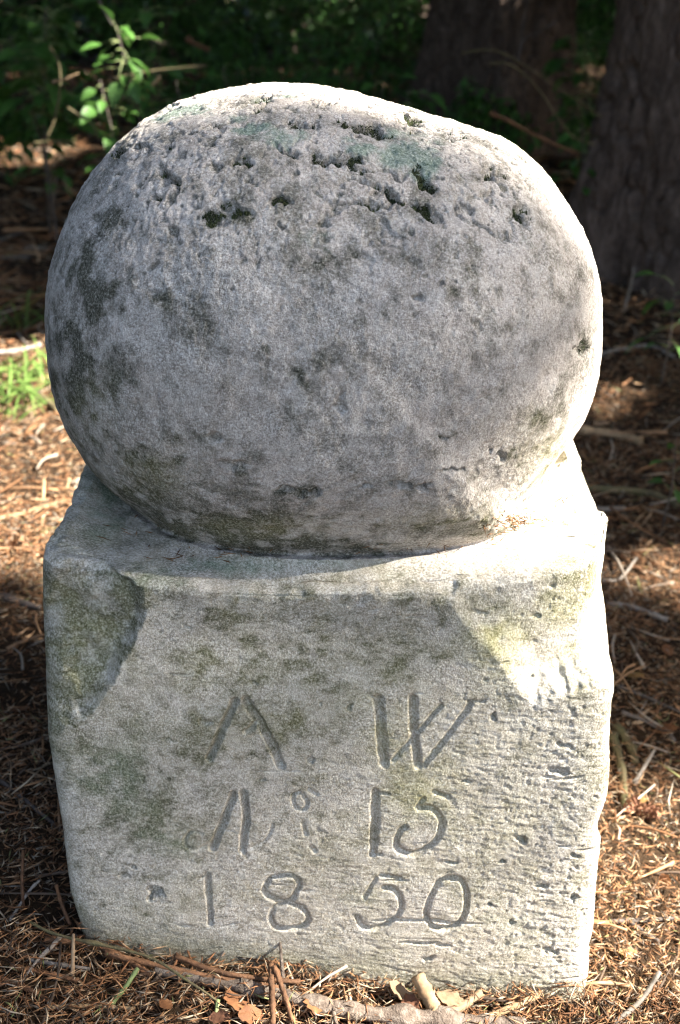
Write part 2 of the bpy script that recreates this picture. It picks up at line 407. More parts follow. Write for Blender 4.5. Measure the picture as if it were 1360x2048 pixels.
def build_stone():
    # perimeter angle: 0 = towards the camera (-y); dense across the front
    c47 = math.tan(R(47.7))
    front = np.arctan(np.linspace(-1, 1, 560) * c47)
    side = np.linspace(R(47.7), R(112), 150)[1:]; back = np.linspace(R(112), R(248), 50)[1:-1]
    th = np.concatenate([front, side, back, (2 * np.pi - side[::-1])])
    nc = len(th); s, c = np.sin(th), -np.cos(th)

    def rho(a, b, n):
        return (np.abs(s / a) ** n + np.abs(c / b) ** n) ** (-1 / n)

    # ---- pedestal rings
    Lpx = [(1110, 82), (1200, 80), (1300, 80), (1400, 82), (1490, 83), (1560, 95), (1620, 105), (1680, 115), (1740, 122), (1800, 131), (1860, 150), (2050, 185)]
    Rpx = [(1110, 1244), (1150, 1250), (1200, 1258), (1250, 1261), (1310, 1248), (1372, 1233), (1410, 1235), (1500, 1231), (1560, 1230), (1610, 1225), (1650, 1211), (1700, 1212), (1760, 1205), (1830, 1200), (1900, 1192), (1960, 1185), (2050, 1172)]
    YF = -.200; ZT = .357
    zs = np.concatenate([np.linspace(-.07, -.03, 8)[:-1], np.linspace(-.03, ZT - .008, 400)])
    base = np.stack([np.zeros_like(zs), np.full_like(zs, YF), zs], -1)
    row = project(base)[:, 1]; depth = (base - CAM) @ FW
    xl = (CW / 2 - np.interp(row, *zip(*Lpx))) / FPX * depth
    xr = (np.interp(row, *zip(*Rpx)) - CW / 2) / FPX * depth
    rings = []
    lean = .035
    for k, z in enumerate(zs):
        b = .2 - lean * (z - .0) * .25
        r1 = np.where(s < 0, rho(xl[k], b, 26), rho(xr[k], b, 26))
        rings.append(np.stack([s * r1, c * r1, np.full(nc, z)], -1))
    top = rings[-1]
    # rounded arris, then the ledge running in to the neck
    rn = rho(.180, .166, 2.4); neck = np.stack([s * rn - .002, c * rn - .004, np.full(nc, .369)], -1)
    for a in np.linspace(0, 1, 12)[1:]:
        q = a * np.pi / 2; inset = .013 * (1 - math.cos(q)); dz = .008 * math.sin(q)
        L = np.linalg.norm(top[:, :2], axis=1); f = (L - inset) / L
        rings.append(np.stack([top[:, 0] * f, top[:, 1] * f, top[:, 2] + dz], -1))
    edge = rings[-1]
    for a in np.linspace(0, 1, 110)[1:]:
        p = edge * (1 - a) + neck * a
        p[:, 2] = edge[:, 2] + (neck[:, 2] - edge[:, 2]) * (a * .8 + .2 * a ** 4)
        rings.append(p)
    NP = len(rings)
    for k in range(NP):                       # the ledge climbs to its corners and to the back
        wz = sstep(.26, ZT, zs[k]) if k < len(zs) else (1 - max(0, (k - len(zs) - 10) / 110.)) 
        q = rings[k]; q[:, 2] += wz * (.016 * np.clip(np.abs(q[:, 0]) / .2, 0, 1.1) ** 2.5 + .020 * np.clip((q[:, 1] + .2) / .4, 0, 1))
    # ---- ball rings
    zc, A, B = .520, .2255, .208
    for q in np.concatenate([np.linspace(-44, 0, 150)[1:], np.linspace(0, 90, 270)[1:]]):
        sq, cq = math.sin(R(q)), math.cos(R(q))
        e = 2 / 2.35
        zz = zc + (np.sign(sq) * abs(sq) ** e) * (.170 if q > 0 else .213)
        rr = max(cq, 1e-4) ** e
        r1 = rho(A, B, 2.5) * rr
        ball = np.stack([s * r1, c * r1, np.full(nc, zz)], -1)
        rings.append(ball)
    G = np.array(rings)
    # ease the seam between neck and ball
    j0 = NP - 1
    for k in range(9):
        w = (1 - k / 9.) ** 2
        G[j0 + 1 + k] = G[j0 + 1 + k] * (1 - w) + (G[j0] + np.array([0, 0, .0012 * (k + 1)])) * w
    # ---- shape the ball's outline (uneven, apex to the left, falling off to the right)
    Bv = G[NP:].reshape(-1, 3)
    ctr = np.array([648., 640.]); U = project(Bv); D = U - ctr
    ang = np.arctan2(D[:, 1], D[:, 0]); rad = np.hypot(D[:, 0], D[:, 1])
    nb = 180; bi = ((ang + np.pi) / (2 * np.pi) * nb).astype(int) % nb
    cur = np.zeros(nb); np.maximum.at(cur, bi, rad)
    T = np.array(SIL_BALL, float) - ctr; ta = np.arctan2(T[:, 1], T[:, 0]); tr = np.hypot(T[:, 0], T[:, 1])
    o = np.argsort(ta); bc = (np.arange(nb) + .5) / nb * 2 * np.pi - np.pi
    tgt = np.interp(bc, ta[o], tr[o], period=2 * np.pi)
    lowgap = (bc > R(48)) & (bc < R(129))                      # where the ball meets the ledge
    k = np.where(lowgap, np.nan, tgt / cur); ok = ~np.isnan(k)
    k = np.interp(bc, bc[ok], k[ok], period=2 * np.pi)
    k = np.where(lowgap, 1 + (k - 1) * 0.0, k)
    ker = np.array([1, 3, 5, 3, 1.]) / 13; k = np.convolve(np.concatenate([k[-2:], k, k[:2]]), ker, 'valid')
    kk = np.interp(ang, bc, k, period=2 * np.pi)
    dep = (Bv - CAM) @ FW
    keep = 1 - np.repeat((1 - np.minimum(np.arange(len(G) - NP) / 60., 1)) ** 1.5, nc) * .8
    m = (kk - 1) * keep
    Bv = Bv + (D[:, :1] * m[:, None] / FPX * dep[:, None]) * np.array([1, 0, 0]) - (D[:, 1:] * m[:, None] / FPX * dep[:, None]) * UP
    G[NP:] = Bv.reshape(G[NP:].shape)

    P = G.reshape(-1, 3)
    def normals(Gr):
        du = np.roll(Gr, -1, 1) - np.roll(Gr, 1, 1); dv = np.gradient(Gr, axis=0)
        n = np.cross(du, dv); n /= np.linalg.norm(n, axis=-1, keepdims=True) + 1e-12
        return n.reshape(-1, 3)
    N = normals(G); N[-nc:] = (0, 0, 1)
    U = project(P)
    ringi = np.repeat(np.arange(len(G)), nc); isball = ringi >= NP - 1
    isfront = (~isball) & (N[:, 1] < -.75)
    led = (~isball) & (N[:, 2] > .5)

    # ---- chips at the upper corners of the block
    disp = np.zeros_like(P)
    Uw = U + np.stack([fbm(P, 30, 3, 1.), fbm(P, 30, 3, 41.)], -1) * 26 + np.stack([fbm(P, 140, 2, 1.), fbm(P, 140, 2, 41.)], -1) * 8
    fr = (~isball) & (P[:, 1] < -.02)
    left = poly_sdf(Uw, [(-300, 1020), (60, 1060), (170, 1105), (285, 1172), (290, 1225), (262, 1290), (238, 1350), (200, 1405), (130, 1465), (70, 1500), (-300, 1510)])
    right = poly_sdf(Uw, [(1600, 960), (1230, 1010), (1090, 1090), (900, 1160), (885, 1200), (965, 1290), (1072, 1410), (1215, 1372), (1600, 1330)])
    fl = fr & (left > 0); q = np.where(fl, left, 0)
    st = (1 - .75 * sstep(1270, 1440, U[:, 1])) * (.75 + .5 * fbm(P, 40, 3, 18.))
    dl = np.where(fl, .015 * st * sstep(0, 22, q) + .00011 * np.clip(q, 0, 220) + .006 * fbm(P, 26, 4, 8.) * sstep(0, 60, q), 0)
    disp[:, 1] += dl * (N[:, 1] < .2); disp[:, 0] -= dl * .28
    frr = fr & (right > 0); q = np.where(frr, right, 0)
    cx = np.clip((U[:, 0] - 880) / 320, 0, 1.3)
    dr = np.where(frr, .005 * sstep(0, 30, q) + .022 * cx ** 1.25 * sstep(0, 60, q), 0)
    disp[:, 1] += dr; disp[:, 0] += dr * .22
    ex = np.where(~isball, sstep(.272, .315, P[:, 2]), 0); yl_ = -.2 + 3.3 * (P[:, 0] - .1735 + .003 * fbm(P, 40, 3, 28.))
    pq = yl_ - (P[:, 1] + disp[:, 1]); push = np.clip(.5 * (pq + np.sqrt(pq * pq + .012 ** 2)) - .0012, 0, .1) * ex * (P[:, 0] > .14); disp[:, 1] += push
    disp[:, 2] -= .010 * sstep(.180, .212, P[:, 0]) * (~isball) * (ringi >= len(zs) - 6) * (P[:, 1] < 0)
    # the band under the ledge is worn slightly hollow
    hollow = np.exp(-(((U[:, 0] - 620) / 330) ** 2 + ((U[:, 1] - 1285) / 75) ** 2)) * isfront
    disp[:, 1] += hollow * .006
    # top of block dips to the back corners, ledge lumps
    disp += N * (led * .003 * fbm(P, 22, 3, 4.))[:, None]
    # broken right arris notches
    for (v0, hw, dp) in ((1650, 20, .003), (1372, 16, -.002), (1895, 24, .002)):
        w = np.exp(-((U[:, 1] - v0 + 8 * vnoise(P, 90, 2.)) / hw) ** 2) * sstep(.17, .215, P[:, 0]) * (~isball)
        disp[:, 0] -= w * dp
    P = P + disp
    ar = (~isball) * np.exp(-((ringi - (len(zs) + 4)) / 9.) ** 2)
    P = P + N * (ar * (1 - .7 * sstep(.16, .19, P[:, 0])) * (.004 * fbm(P, 38, 4, 29.) - .0025 * sstep(.1, .5, fbm(P, 70, 3, 39.))))[:, None]
    # ---- general weathering
    h = np.zeros(len(P))
    big = fbm(P, 9, 3, 2.); h += np.where(isball, .0030, .0016) * big
    h += np.where(isball, .0016, .0005) * fbm(P, 34, 4, 12.)
    g1 = fbm(P, 150, 3, 21.); g2 = vnoise(P, 420, 5.)
    toprough = np.where(isball, sstep(.555, .665, P[:, 2]), 0)
    h += g1 * (np.where(isball, .0009, .0003) + .0004 * toprough) + g2 * np.where(isball, .0003, .00014)
    # bedding lines of the sandstone, strongest low on the right of the front
    warp = P.copy(); warp[:, 2] += .010 * fbm(P, 11, 3, 7.) + .0022 * fbm(P, 60, 2, 57.) + .03 * P[:, 0]
    warp[:, 0] += .012 * fbm(P, 45, 2, 67.)
    def bedn(sx, sz, off, sh):
        q = warp.copy(); q[:, 0] += sh * q[:, 2]; return vnoise(q * np.array([sx, sx, sz]), 1, off)
    bed = .8 * bedn(90, 430, 3., 3.7) + .45 * bedn(40, 240, 9., -5.3) + .8 * bedn(150, 520, 19., 2.3)
    bw = np.where(isball, .22 * (1 - sstep(.40, .50, P[:, 2])) + .03, .50 + .50 * sstep(-.12, .14, P[:, 0] - .55 * (P[:, 2] - .16))) * np.where(isball, 1, P[:, 2] < .355)
    h += .00027 * bw * bed
    crack = bedn(16, 120, 55., 4.1) + .4 * bedn(70, 300, 65., -3.1)
    h -= .0020 * bw * sstep(.80, 1.0, crack)
    # crumbly rough patch on the lower right and the right chip
    rough = sstep(.02, .18, P[:, 0]) * (~isball) * (P[:, 2] < .36)
    cr = fbm(P, 190, 3, 33., .7); h += .0004 * rough * cr - .0006 * rough * sstep(.3, .6, fbm(P, 220, 2, 61.))
    # random small holes
    hm = np.where(isball, .12 * sstep(.50, .64, P[:, 2]) + .06 * (1 - sstep(-.2, .0, P[:, 0])), .0) + .10 * fbm(P, 16, 3, 47.)
    hole = sstep(.58, .80, fbm(P, 120, 2, 77., .4) + hm); hole2 = sstep(.55, .78, fbm(P, 230, 2, 87., .4) + hm * 1.3)
    hf = np.where(isball, .16 + .55 * sstep(.50, .66, P[:, 2]), .16 + .14 * sstep(.05, .2, P[:, 0]))
    h -= .0030 * hf * hole + .0019 * hf * hole2
    # lumpy ridges on top of the ball
    ridge = np.abs(fbm(P * np.array([.75, 1.3, 1]), 34, 4, 91., .55)); ridge2 = np.abs(fbm(P, 95, 3, 95., .6))
    crev = toprough * ((1 - sstep(0, .10, ridge)) * sstep(-.15, .25, fbm(P, 14, 2, 99.)) )
    h += toprough * (.0030 * fbm(P * np.array([1, 1.6, 1]), 22, 3, 92.) - .0010 * (1 - sstep(0, .12, ridge2))) - .0042 * crev
    front_half = P[:, 1] < .09
    pd1, pm1 = pit_field(U, PITS_BALL, P); pd2, pm2 = pit_field(U, PITS_BLOCK, P, 8., .72, .6)
    h -= np.where(isball & front_half, pd1, 0) + np.where(isfront, pd2, 0)
    # inscription
    wob = np.stack([vnoise(P, 150, 13.), vnoise(P, 150, 19.)], -1) * 2.4
    UU = U + wob; groove = np.zeros(len(P))
    idx = np.nonzero(isfront & (U[:, 1] > 1340) & (U[:, 0] > 330) & (U[:, 0] < 1000))[0]
    for pts, w, dmm in STROKES:
        q = np.array(pts, float)
        if len(q) > 2: q = spline(np.c_[q, np.zeros(len(q))], len(q) * 4)[:, :2]
        bb = (UU[idx, 0] > q[:, 0].min() - 30) & (UU[idx, 0] < q[:, 0].max() + 30) & (UU[idx, 1] > q[:, 1].min() - 30) & (UU[idx, 1] < q[:, 1].max() + 30)
        ii = idx[bb]; d = line_dist(UU[ii], q) / (w * .46)
        groove[ii] = np.maximum(groove[ii], dmm * .00068 * np.clip(1.05 - d, 0, 1) ** .85)
    h -= groove * (1 + .12 * g1)
    P = P + N * h[:, None]
    G = P.reshape(G.shape)

    # ---- stains and painted shade: R dark lichen plus shade, G green algae, B yellow lichen
    n1 = fbm(P, 26, 5, 15., .6); n2 = fbm(P, 90, 4, 25., .65); n3 = fbm(P, 8, 3, 35.)
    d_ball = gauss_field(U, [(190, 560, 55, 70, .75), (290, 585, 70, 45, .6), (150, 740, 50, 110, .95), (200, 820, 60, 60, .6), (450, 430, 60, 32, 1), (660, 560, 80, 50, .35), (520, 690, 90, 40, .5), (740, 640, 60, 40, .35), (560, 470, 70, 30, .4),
        (700, 515, 60, 24, .6), (350, 770, 60, 30, .5), (470, 860, 60, 30, .5), (300, 900, 80, 40, .6), (250, 990, 60, 40, .7), (400, 1060, 200, 34, .95), (650, 1095, 280, 26, 1.0), (900, 1065, 160, 26, .95), (470, 935, 30, 18, .9), (600, 985, 70, 16, .8),  # ledge joint: dark green stains, strengthened for its shadow line
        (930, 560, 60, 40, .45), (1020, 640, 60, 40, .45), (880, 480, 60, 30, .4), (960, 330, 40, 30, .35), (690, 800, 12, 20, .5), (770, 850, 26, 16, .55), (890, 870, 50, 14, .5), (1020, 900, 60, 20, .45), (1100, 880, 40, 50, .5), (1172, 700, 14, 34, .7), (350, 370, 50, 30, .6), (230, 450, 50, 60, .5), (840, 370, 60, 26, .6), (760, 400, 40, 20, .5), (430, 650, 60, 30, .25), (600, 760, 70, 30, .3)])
    d_block = gauss_field(U, [(640, 1290, 330, 120, .62), (720, 1270, 200, 60, .7), (450, 1240, 160, 50, .6), (880, 1240, 80, 60, .55), (560, 1480, 330, 130, .36), (250, 1640, 170, 180, .50), (170, 1560, 90, 130, .45), (230, 1250, 60, 70, .85), (140, 1400, 60, 70, .75), (120, 1200, 50, 60, .6), (270, 1200, 40, 50, .8), (620, 1380, 200, 50, .45), (330, 1550, 80, 50, .4), (600, 1600, 90, 60, .4), (430, 1430, 60, 50, .3), (560, 1480, 80, 50, .35),  # wide left patches also paint in the shade there
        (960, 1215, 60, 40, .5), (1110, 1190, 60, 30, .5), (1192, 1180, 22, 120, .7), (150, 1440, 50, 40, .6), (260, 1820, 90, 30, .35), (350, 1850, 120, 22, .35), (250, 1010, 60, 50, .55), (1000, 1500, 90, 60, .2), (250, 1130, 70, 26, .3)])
    dark = np.where(isball, d_ball, d_block)
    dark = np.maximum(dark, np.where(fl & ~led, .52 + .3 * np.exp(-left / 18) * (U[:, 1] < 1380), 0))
    zz_ = np.where(isball & (P[:, 2] > .47), .45, 2.2)[:, None]; streak = vnoise(P * np.concatenate([np.ones((len(P), 2)), zz_], 1), 110, 44.) * .6 + .4 * vnoise(P * np.concatenate([np.ones((len(P), 2)) * .6, zz_], 1), 210, 54.)
    tex = .50 * n1 + .75 * n2 + .40 * streak
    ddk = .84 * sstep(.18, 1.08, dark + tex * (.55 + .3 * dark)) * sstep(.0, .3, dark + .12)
    lft = np.where(isball, .34 * (1 - sstep(-.22, .12, P[:, 0])) + .10 * (1 - sstep(.40, .50, P[:, 2])), .06 + .14 * (1 - sstep(-.2, .1, P[:, 0])))  # darkens the left sides: shade put into the colour
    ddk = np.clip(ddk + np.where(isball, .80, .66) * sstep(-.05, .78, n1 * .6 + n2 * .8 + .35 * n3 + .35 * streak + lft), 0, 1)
    ddk = np.maximum(ddk, .85 * np.clip(np.maximum(hole, .9 * hole2) * (hf + .35), 0, 1))
    ddk = np.maximum(ddk, np.where(isball & front_half, np.clip(np.maximum(pm1 * (.95 + .9 * n2 + .5 * n1), .85 * crev * (1 + n2)), 0, 1), np.where(isfront, np.clip(pm2 * .9, 0, 1), 0)))
    ddk = np.maximum(ddk, np.clip(groove / .006, 0, 1) * .42 * (1 + .8 * n2))  # strokes darkened to read deeper: lichen plus painted shade
    gr_ball = gauss_field(U, [(370, 222, 60, 16, 1), (330, 235, 40, 14, .8), (575, 278, 60, 22, 1), (500, 258, 60, 14, .8), (820, 310, 70, 34, 1.2), (845, 345, 40, 26, .9), (740, 302, 60, 14, .9), (690, 285, 60, 12, .6), (800, 270, 60, 12, .6), (470, 235, 40, 12, .5), (880, 245, 60, 10, .5), (560, 195, 60, 10, .4), (660, 480, 90, 40, .3), (1040, 480, 60, 30, .25)])
    gr_block = gauss_field(U, [(300, 1160, 160, 30, .35), (210, 1000, 70, 80, .7), (450, 1130, 200, 26, .6), (640, 1125, 160, 20, .45), (230, 1560, 160, 160, .32), (300, 1700, 160, 100, .3), (700, 1800, 300, 90, .22), (1050, 1850, 120, 80, .3), (560, 1650, 200, 100, .2)])
    gg = np.where(isball, gr_ball, gr_block) * (1.0 + 1.1 * n1 + .7 * n2)
    grn = np.where(isball, .72 * sstep(.22, .80, gg + .25 * n2), .7 * sstep(.15, .85, gg))
    yl = .17 + gauss_field(U, [(180, 1300, 110, 140, .28), (560, 1350, 400, 160, .10), (1010, 1290, 90, 70, .6), (1110, 1250, 70, 70, .5), (950, 1260, 40, 40, .5), (1150, 1330, 60, 40, .4), (840, 1560, 90, 70, .3), (780, 1480, 50, 70, .45), (850, 1640, 60, 50, .35), (1040, 1660, 90, 60, .25), (720, 1400, 60, 40, .3)])
    yl_b = gauss_field(U, [(300, 940, 120, 60, .28), (180, 830, 60, 70, .3), (1090, 900, 60, 60, .35), (900, 1040, 160, 30, .3), (500, 1060, 220, 26, .35)])
    yel = np.clip(np.where(isball, yl_b, yl) * (.8 + 1.3 * n1 + .5 * n2), 0, .8)
    soil = (~isball) * (1 - sstep(.005, .058 + .03 * n1, P[:, 2] - gz(P[:, 0], P[:, 1])))       # soil splashed up from the litter
    ddk = np.maximum(ddk, soil * (.55 + .5 * n2)); yel = np.maximum(yel, soil * .3)
    stain_shade = np.stack([np.clip(ddk, 0, 1), grn, yel], -1)
    Gs = stain_shade.reshape(G.shape)
    root = empty('boundary_stone')
    tag(root, 'carved grey boundary stone with large rounded ball top and inscribed square block', 'boundary stone')
    a = link('pedestal', mesh_np('pedestal', G[:NP].reshape(-1, 3), grid_faces(NP, nc, True), {'stain_shade': Gs[:NP].reshape(-1, 3)}), M['bedded'], root)
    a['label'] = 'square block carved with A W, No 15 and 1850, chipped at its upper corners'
    b = link('ball_finial', mesh_np('ball_finial', G[NP - 1:].reshape(-1, 3), grid_faces(len(G) - NP + 1, nc, True), {'stain_shade': Gs[NP - 1:].reshape(-1, 3)}), M['stone'], root)
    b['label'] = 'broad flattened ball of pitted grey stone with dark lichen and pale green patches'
    # ---- moss tufts growing in the hollows of the ball
    nn = normals(G)
    sel = np.nonzero(isball & front_half & (np.maximum(pm1 * (.85 + .8 * n2 + .5 * n1), .75 * crev * (.8 + n2)) > .56) & (N[:, 1] < .3))[0]
    # weight to true surface area by thinning in image cells
    ub = np.round(U[sel] / 2.2).astype(int); _, first = np.unique(ub[:, 0] * 5000 + ub[:, 1], return_index=True); sel = sel[first]
    pick = rng.choice(sel, min(len(sel), 9000), replace=False)
    k = len(pick); base = P[pick]; nrm = nn[pick] + rng.normal(0, .45, (k, 3)) + np.array([0, 0, .5]); nrm /= np.linalg.norm(nrm, axis=1)[:, None]
    L = rng.uniform(.0016, .0042, k)[:, None]; sd = np.cross(nrm, rng.normal(0, 1, (k, 3))); sd /= np.linalg.norm(sd, axis=1)[:, None]
    up2 = np.cross(sd, nrm); w = .0005
    V = np.stack([base + sd * w, base - sd * w * .5 + up2 * w, base - sd * w * .5 - up2 * w, base + nrm * L], 1).reshape(-1, 3)
    i4 = np.arange(k)[:, None] * 4
    F = np.concatenate([i4 + np.array([[0, 1, 3]]), i4 + np.array([[1, 2, 3]]), i4 + np.array([[2, 0, 3]])])
    tint = np.array([.022, .028, .012]) * rng.uniform(.4, 2.2, (k, 1)) + (rng.random((k, 1)) > .8) * np.array([.03, .032, .008])
    mo = link('moss', mesh_np('moss', V, F, {'tint': np.repeat(tint, 4, 0)}), M['moss'], b)
    mo['kind'] = 'stuff'; mo['label'] = 'dark green moss growing in the hollows of the ball'
    return G
STONE = build_stone()

# ------------------------------------------------------------------ sunlight coming through the trees
E1 = np.array([math.sin(SUN_AZ), math.cos(SUN_AZ), 0.0]); E2 = np.cross(SDIR, E1); E2 = E2 if E2[2] > 0 else -E2
def sun_uv(P): return np.stack([P @ E1, P @ E2], -1)
# windows cut in the foliage to shape the sunlight, seen from the sun: (across, up, half width, half height)
WINDOWS = []
def window_at(p, hw, hh): q = sun_uv(np.asarray(p, float)); WINDOWS.append((q[0], q[1], hw, hh))
def blocked(P, margin=.07):
    """True where a leaf may stand without closing one of the gaps the sun shines through"""
    q = sun_uv(P); keep = np.ones(len(P), bool)
    for (a, b, hw, hh) in WINDOWS:
        keep &= np.maximum(abs(q[:, 0] - a) - hw, abs(q[:, 1] - b) - hh) > margin
    return keep
def win_rect(y0, y1, w0, w1): WINDOWS.append(((y0 + y1) / 2, (w0 + w1) / 2, (y1 - y0) / 2, (w1 - w0) / 2))
win_rect(-.60, .15, -.60, .80)       # the stone's own column of light, veiled only by the added fine sprays
win_rect(.39, 1.42, .10, .80)        # ground left of the stone
window_at(on_ground(1210, 790), .02, .0)
window_at(on_ground(40, 310), .35, .10); window_at(on_ground(120, 270), .3, .06)
window_at(at_y(235, 85, 2.0), .06, .03); window_at(at_y(120, 20, 2.6), .08, .06)
window_at(at_y(150, 190, 2.6), .08, .10); window_at(at_y(95, 40, 2.5), .10, .08); window_at(at_y(40, 120, 2.7), .10, .10); window_at(at_y(300, 40, 2.6), .05, .06); window_at(at_y(215, 180, 2.3), .06, .05); window_at(on_ground(40, 290), .2, .05); window_at(on_ground(120, 300), .12, .03); window_at(on_ground(180, 285), .15, .02); window_at(at_y(900, 30, 4.5), .08, .06)
window_at(at_y(1350, 330, 2.1), .10, .35)
window_at(on_ground(1300, 1150), .03, .0)

def veil(u, w):
    """how much sun the added veil of sprays lets through, across (u) and up (w) as seen from the sun"""
    front = .52 - .40 * sstep(-.04, .17, w) - .05 * sstep(.2, .3, w)            # block front and ledge
    ball = 1 - (1 - sstep(-.11, .03, u)) * sstep(.17, .27, w) * .925          # ball front stays dim, its far rim bright
    lit_ledge = sstep(-.17, -.11, u) * (1 - sstep(.20, .26, w))              # ledge and right shoulder
    T = np.where(u > -.14, np.maximum(np.minimum(ball, 1), lit_ledge), np.minimum(front, ball))
    T = np.where(u < -.24, 1 - .93 * sstep(-.02, .10, w), T)                 # ground before the block: dark at the left
    return np.clip(T, .05, 1)

def spruce(name, label, group, x, y, rbase, h, crown_from, seed, extra=None, fine=False, flare=.35, near=False, lean=(0, 0), nb=64, reach=2.6):
    g = np.random.default_rng(seed)
    z0 = float(gz(x, y)) - .08
    root = empty(name, (x, y, z0)); tag(root, label, 'tree', group)
    nr, ncn = (420, 260) if near else (90, 28)
    zz = np.concatenate([np.linspace(0, 2.2, int(nr * .8)), np.linspace(2.2, h, nr - int(nr * .8) + 1)[1:]])
    th = np.linspace(0, 2 * np.pi, ncn, endpoint=False)
    Z, T = np.meshgrid(zz, th, indexing='ij')
    r = rbase * np.clip(1 - Z / h, .02, 1) ** .8
    Pn = np.stack([np.cos(T) * 2, np.sin(T) * 2, Z * .6], -1)
    r = r * (1 + flare * np.exp(-Z / .28) * (1 + .55 * np.cos(5 * T + seed) + .3 * np.cos(3 * T + 1 + seed)))
    if near:
        Pb = np.stack([np.cos(T) * rbase, np.sin(T) * rbase, Z * .42], -1)
        pl = fbm(Pb, 30, 4, seed * 3.1); cr = np.abs(fbm(Pb, 16, 3, seed * 5.3))
        r = r + .015 * pl - .020 * (1 - sstep(0, .12, cr)) + .004 * vnoise(Pb, 120, 3.)
    V = np.stack([np.cos(T) * r + lean[0] * Z, np.sin(T) * r + lean[1] * Z, Z], -1).reshape(-1, 3)
    link('trunk', mesh_np('trunk', V, grid_faces(len(zz), ncn, True)), M['bark'], root)
    # crown: whorls of drooping boughs set with short sprays of needles
    Pq, Dq, tubes = [], [], []
    for b in range(nb):
        f = (b + g.random()) / nb; z = crown_from + (h - crown_from) * f ** 1.15 * .97
        L = (reach * (1 - f) ** .7 + .35) * g.uniform(.7, 1.15); a = b * 2.399 + g.uniform(-.3, .3)
        d = np.array([math.cos(a), math.sin(a), 0])
        base = np.array([lean[0] * z, lean[1] * z, z]); c = [base, base + d * L * .5 + [0, 0, .02 * L], base + d * L + [0, 0, -.22 * L]]
        cc = spline(c, 7)
        if blocked(cc + np.array([x, y, z0]), .03).all(): tubes.append(tube(c, .022 * (1 - f) + .008, .004, n=6, sides=4))
        k = int(60 * L)
        t = g.random(k) ** .7; p = np.stack([np.interp(t, np.linspace(0, 1, 7), cc[:, i]) for i in range(3)], -1)
        wd = .42 * L * (1 - t * .55); sdir = np.cross(d, [0, 0, 1]); o = g.uniform(-1, 1, k)
        p += sdir * (o * wd)[:, None] + np.array([0, 0, 1]) * (-.12 * np.abs(o) * wd + g.normal(0, .05, k))[:, None]
        Pq.append(p); Dq.append(d * .8 + sdir * o[:, None] * .9 + np.array([0, 0, -.35]) + g.normal(0, .25, (k, 3)))
    if extra is not None:                     # unseen sprays added along the sun's path to shape the shade
        (u0, u1, w0, w1), xr, n_ = extra
        a_ = g.uniform(u0, u1, n_); b_ = g.uniform(w0, w1, n_); xx = g.uniform(*xr, n_)
        t_ = (xx - E1[0] * a_ - E2[0] * b_) / SDIR[0]
        q_ = E1 * a_[:, None] + E2 * b_[:, None] + SDIR * t_[:, None]
        Pq.append(q_ - np.array([x, y, z0])); Dq.append(g.normal(0, 1, (n_, 3)) * np.array([1, 1, .4]) + np.array([0, 0, -.3]))
    if fine:                                  # added veil of unseen sprays dimming the sun, finer than their shadow's blur
        n_ = 26000; a_ = g.uniform(-.66, .2, n_); b_ = g.uniform(-.66, .86, n_); xx = g.uniform(6.4, 9.2, n_)
        area = .86 * 1.52; need = -np.log(veil(a_, b_)) / .00031 * area / n_
        ok_ = g.random(n_) < need; a_, b_, xx = a_[ok_], b_[ok_], xx[ok_]; n_ = len(a_)
        q_ = E1 * a_[:, None] + E2 * b_[:, None] + SDIR * ((xx - E1[0] * a_ - E2[0] * b_) / SDIR[0])[:, None] - np.array([x, y, z0])
        d_ = g.normal(0, 1, (n_, 3)); d_ /= np.linalg.norm(d_, axis=1)[:, None]; w_ = np.cross(d_, g.normal(0, 1, (n_, 3))); w_ /= np.linalg.norm(w_, axis=1)[:, None]
        L_ = g.uniform(.04, .06, n_)[:, None]; W_ = L_ * .26
        V_ = np.stack([q_ - d_ * L_ * .5, q_ + w_ * W_, q_ + d_ * L_ * .5, q_ - w_ * W_], 1).reshape(-1, 3)
        tw = link('veil_sprays', mesh_np('veil_sprays', V_, np.arange(4 * n_).reshape(-1, 4), {'tint': np.tile([.03, .05, .02], (4 * n_, 1))}, smooth=False), M['foliage'], root); tw['kind'] = 'stuff'
    p = np.vstack(Pq); d = np.vstack(Dq); d /= np.linalg.norm(d, axis=1)[:, None]
    ok = blocked(p + np.array([x, y, z0])); p, d = p[ok], d[ok]; k = len(p)
    w = np.cross(d, np.array([0, 0, 1]) + g.normal(0, .35, (k, 3))); w /= np.linalg.norm(w, axis=1)[:, None]
    L = g.uniform(.13, .26, k)[:, None]
    if extra is not None: L[-int(extra[2] * .5):] *= .6
    W = L * g.uniform(.22, .36, (k, 1))
    nz = np.cross(w, d)
    V = np.stack([p - d * L * .5, p + w * W - d * L * .05 - nz * .02, p + d * L * .5, p - w * W - d * L * .05 - nz * .02, p + nz * .025], 1).reshape(-1, 3)
    i5 = np.arange(k)[:, None] * 5
    F = np.concatenate([i5 + np.array([[0, 1, 4]]), i5 + np.array([[1, 2, 4]]), i5 + np.array([[2, 3, 4]]), i5 + np.array([[3, 0, 4]])])
    tint = np.array([.022, .05, .018]) * g.uniform(.6, 1.7, (k, 1)) + g.random((k, 1)) * np.array([.012, .012, 0])
    cr = link('crown', mesh_np('crown', V, F, {'tint': np.repeat(tint, 5, 0)}, smooth=False), M['foliage'], root)
    link('boughs', join_tubes(tubes, 'boughs'), M['bark'], cr)['kind'] = 'stuff'
    return root

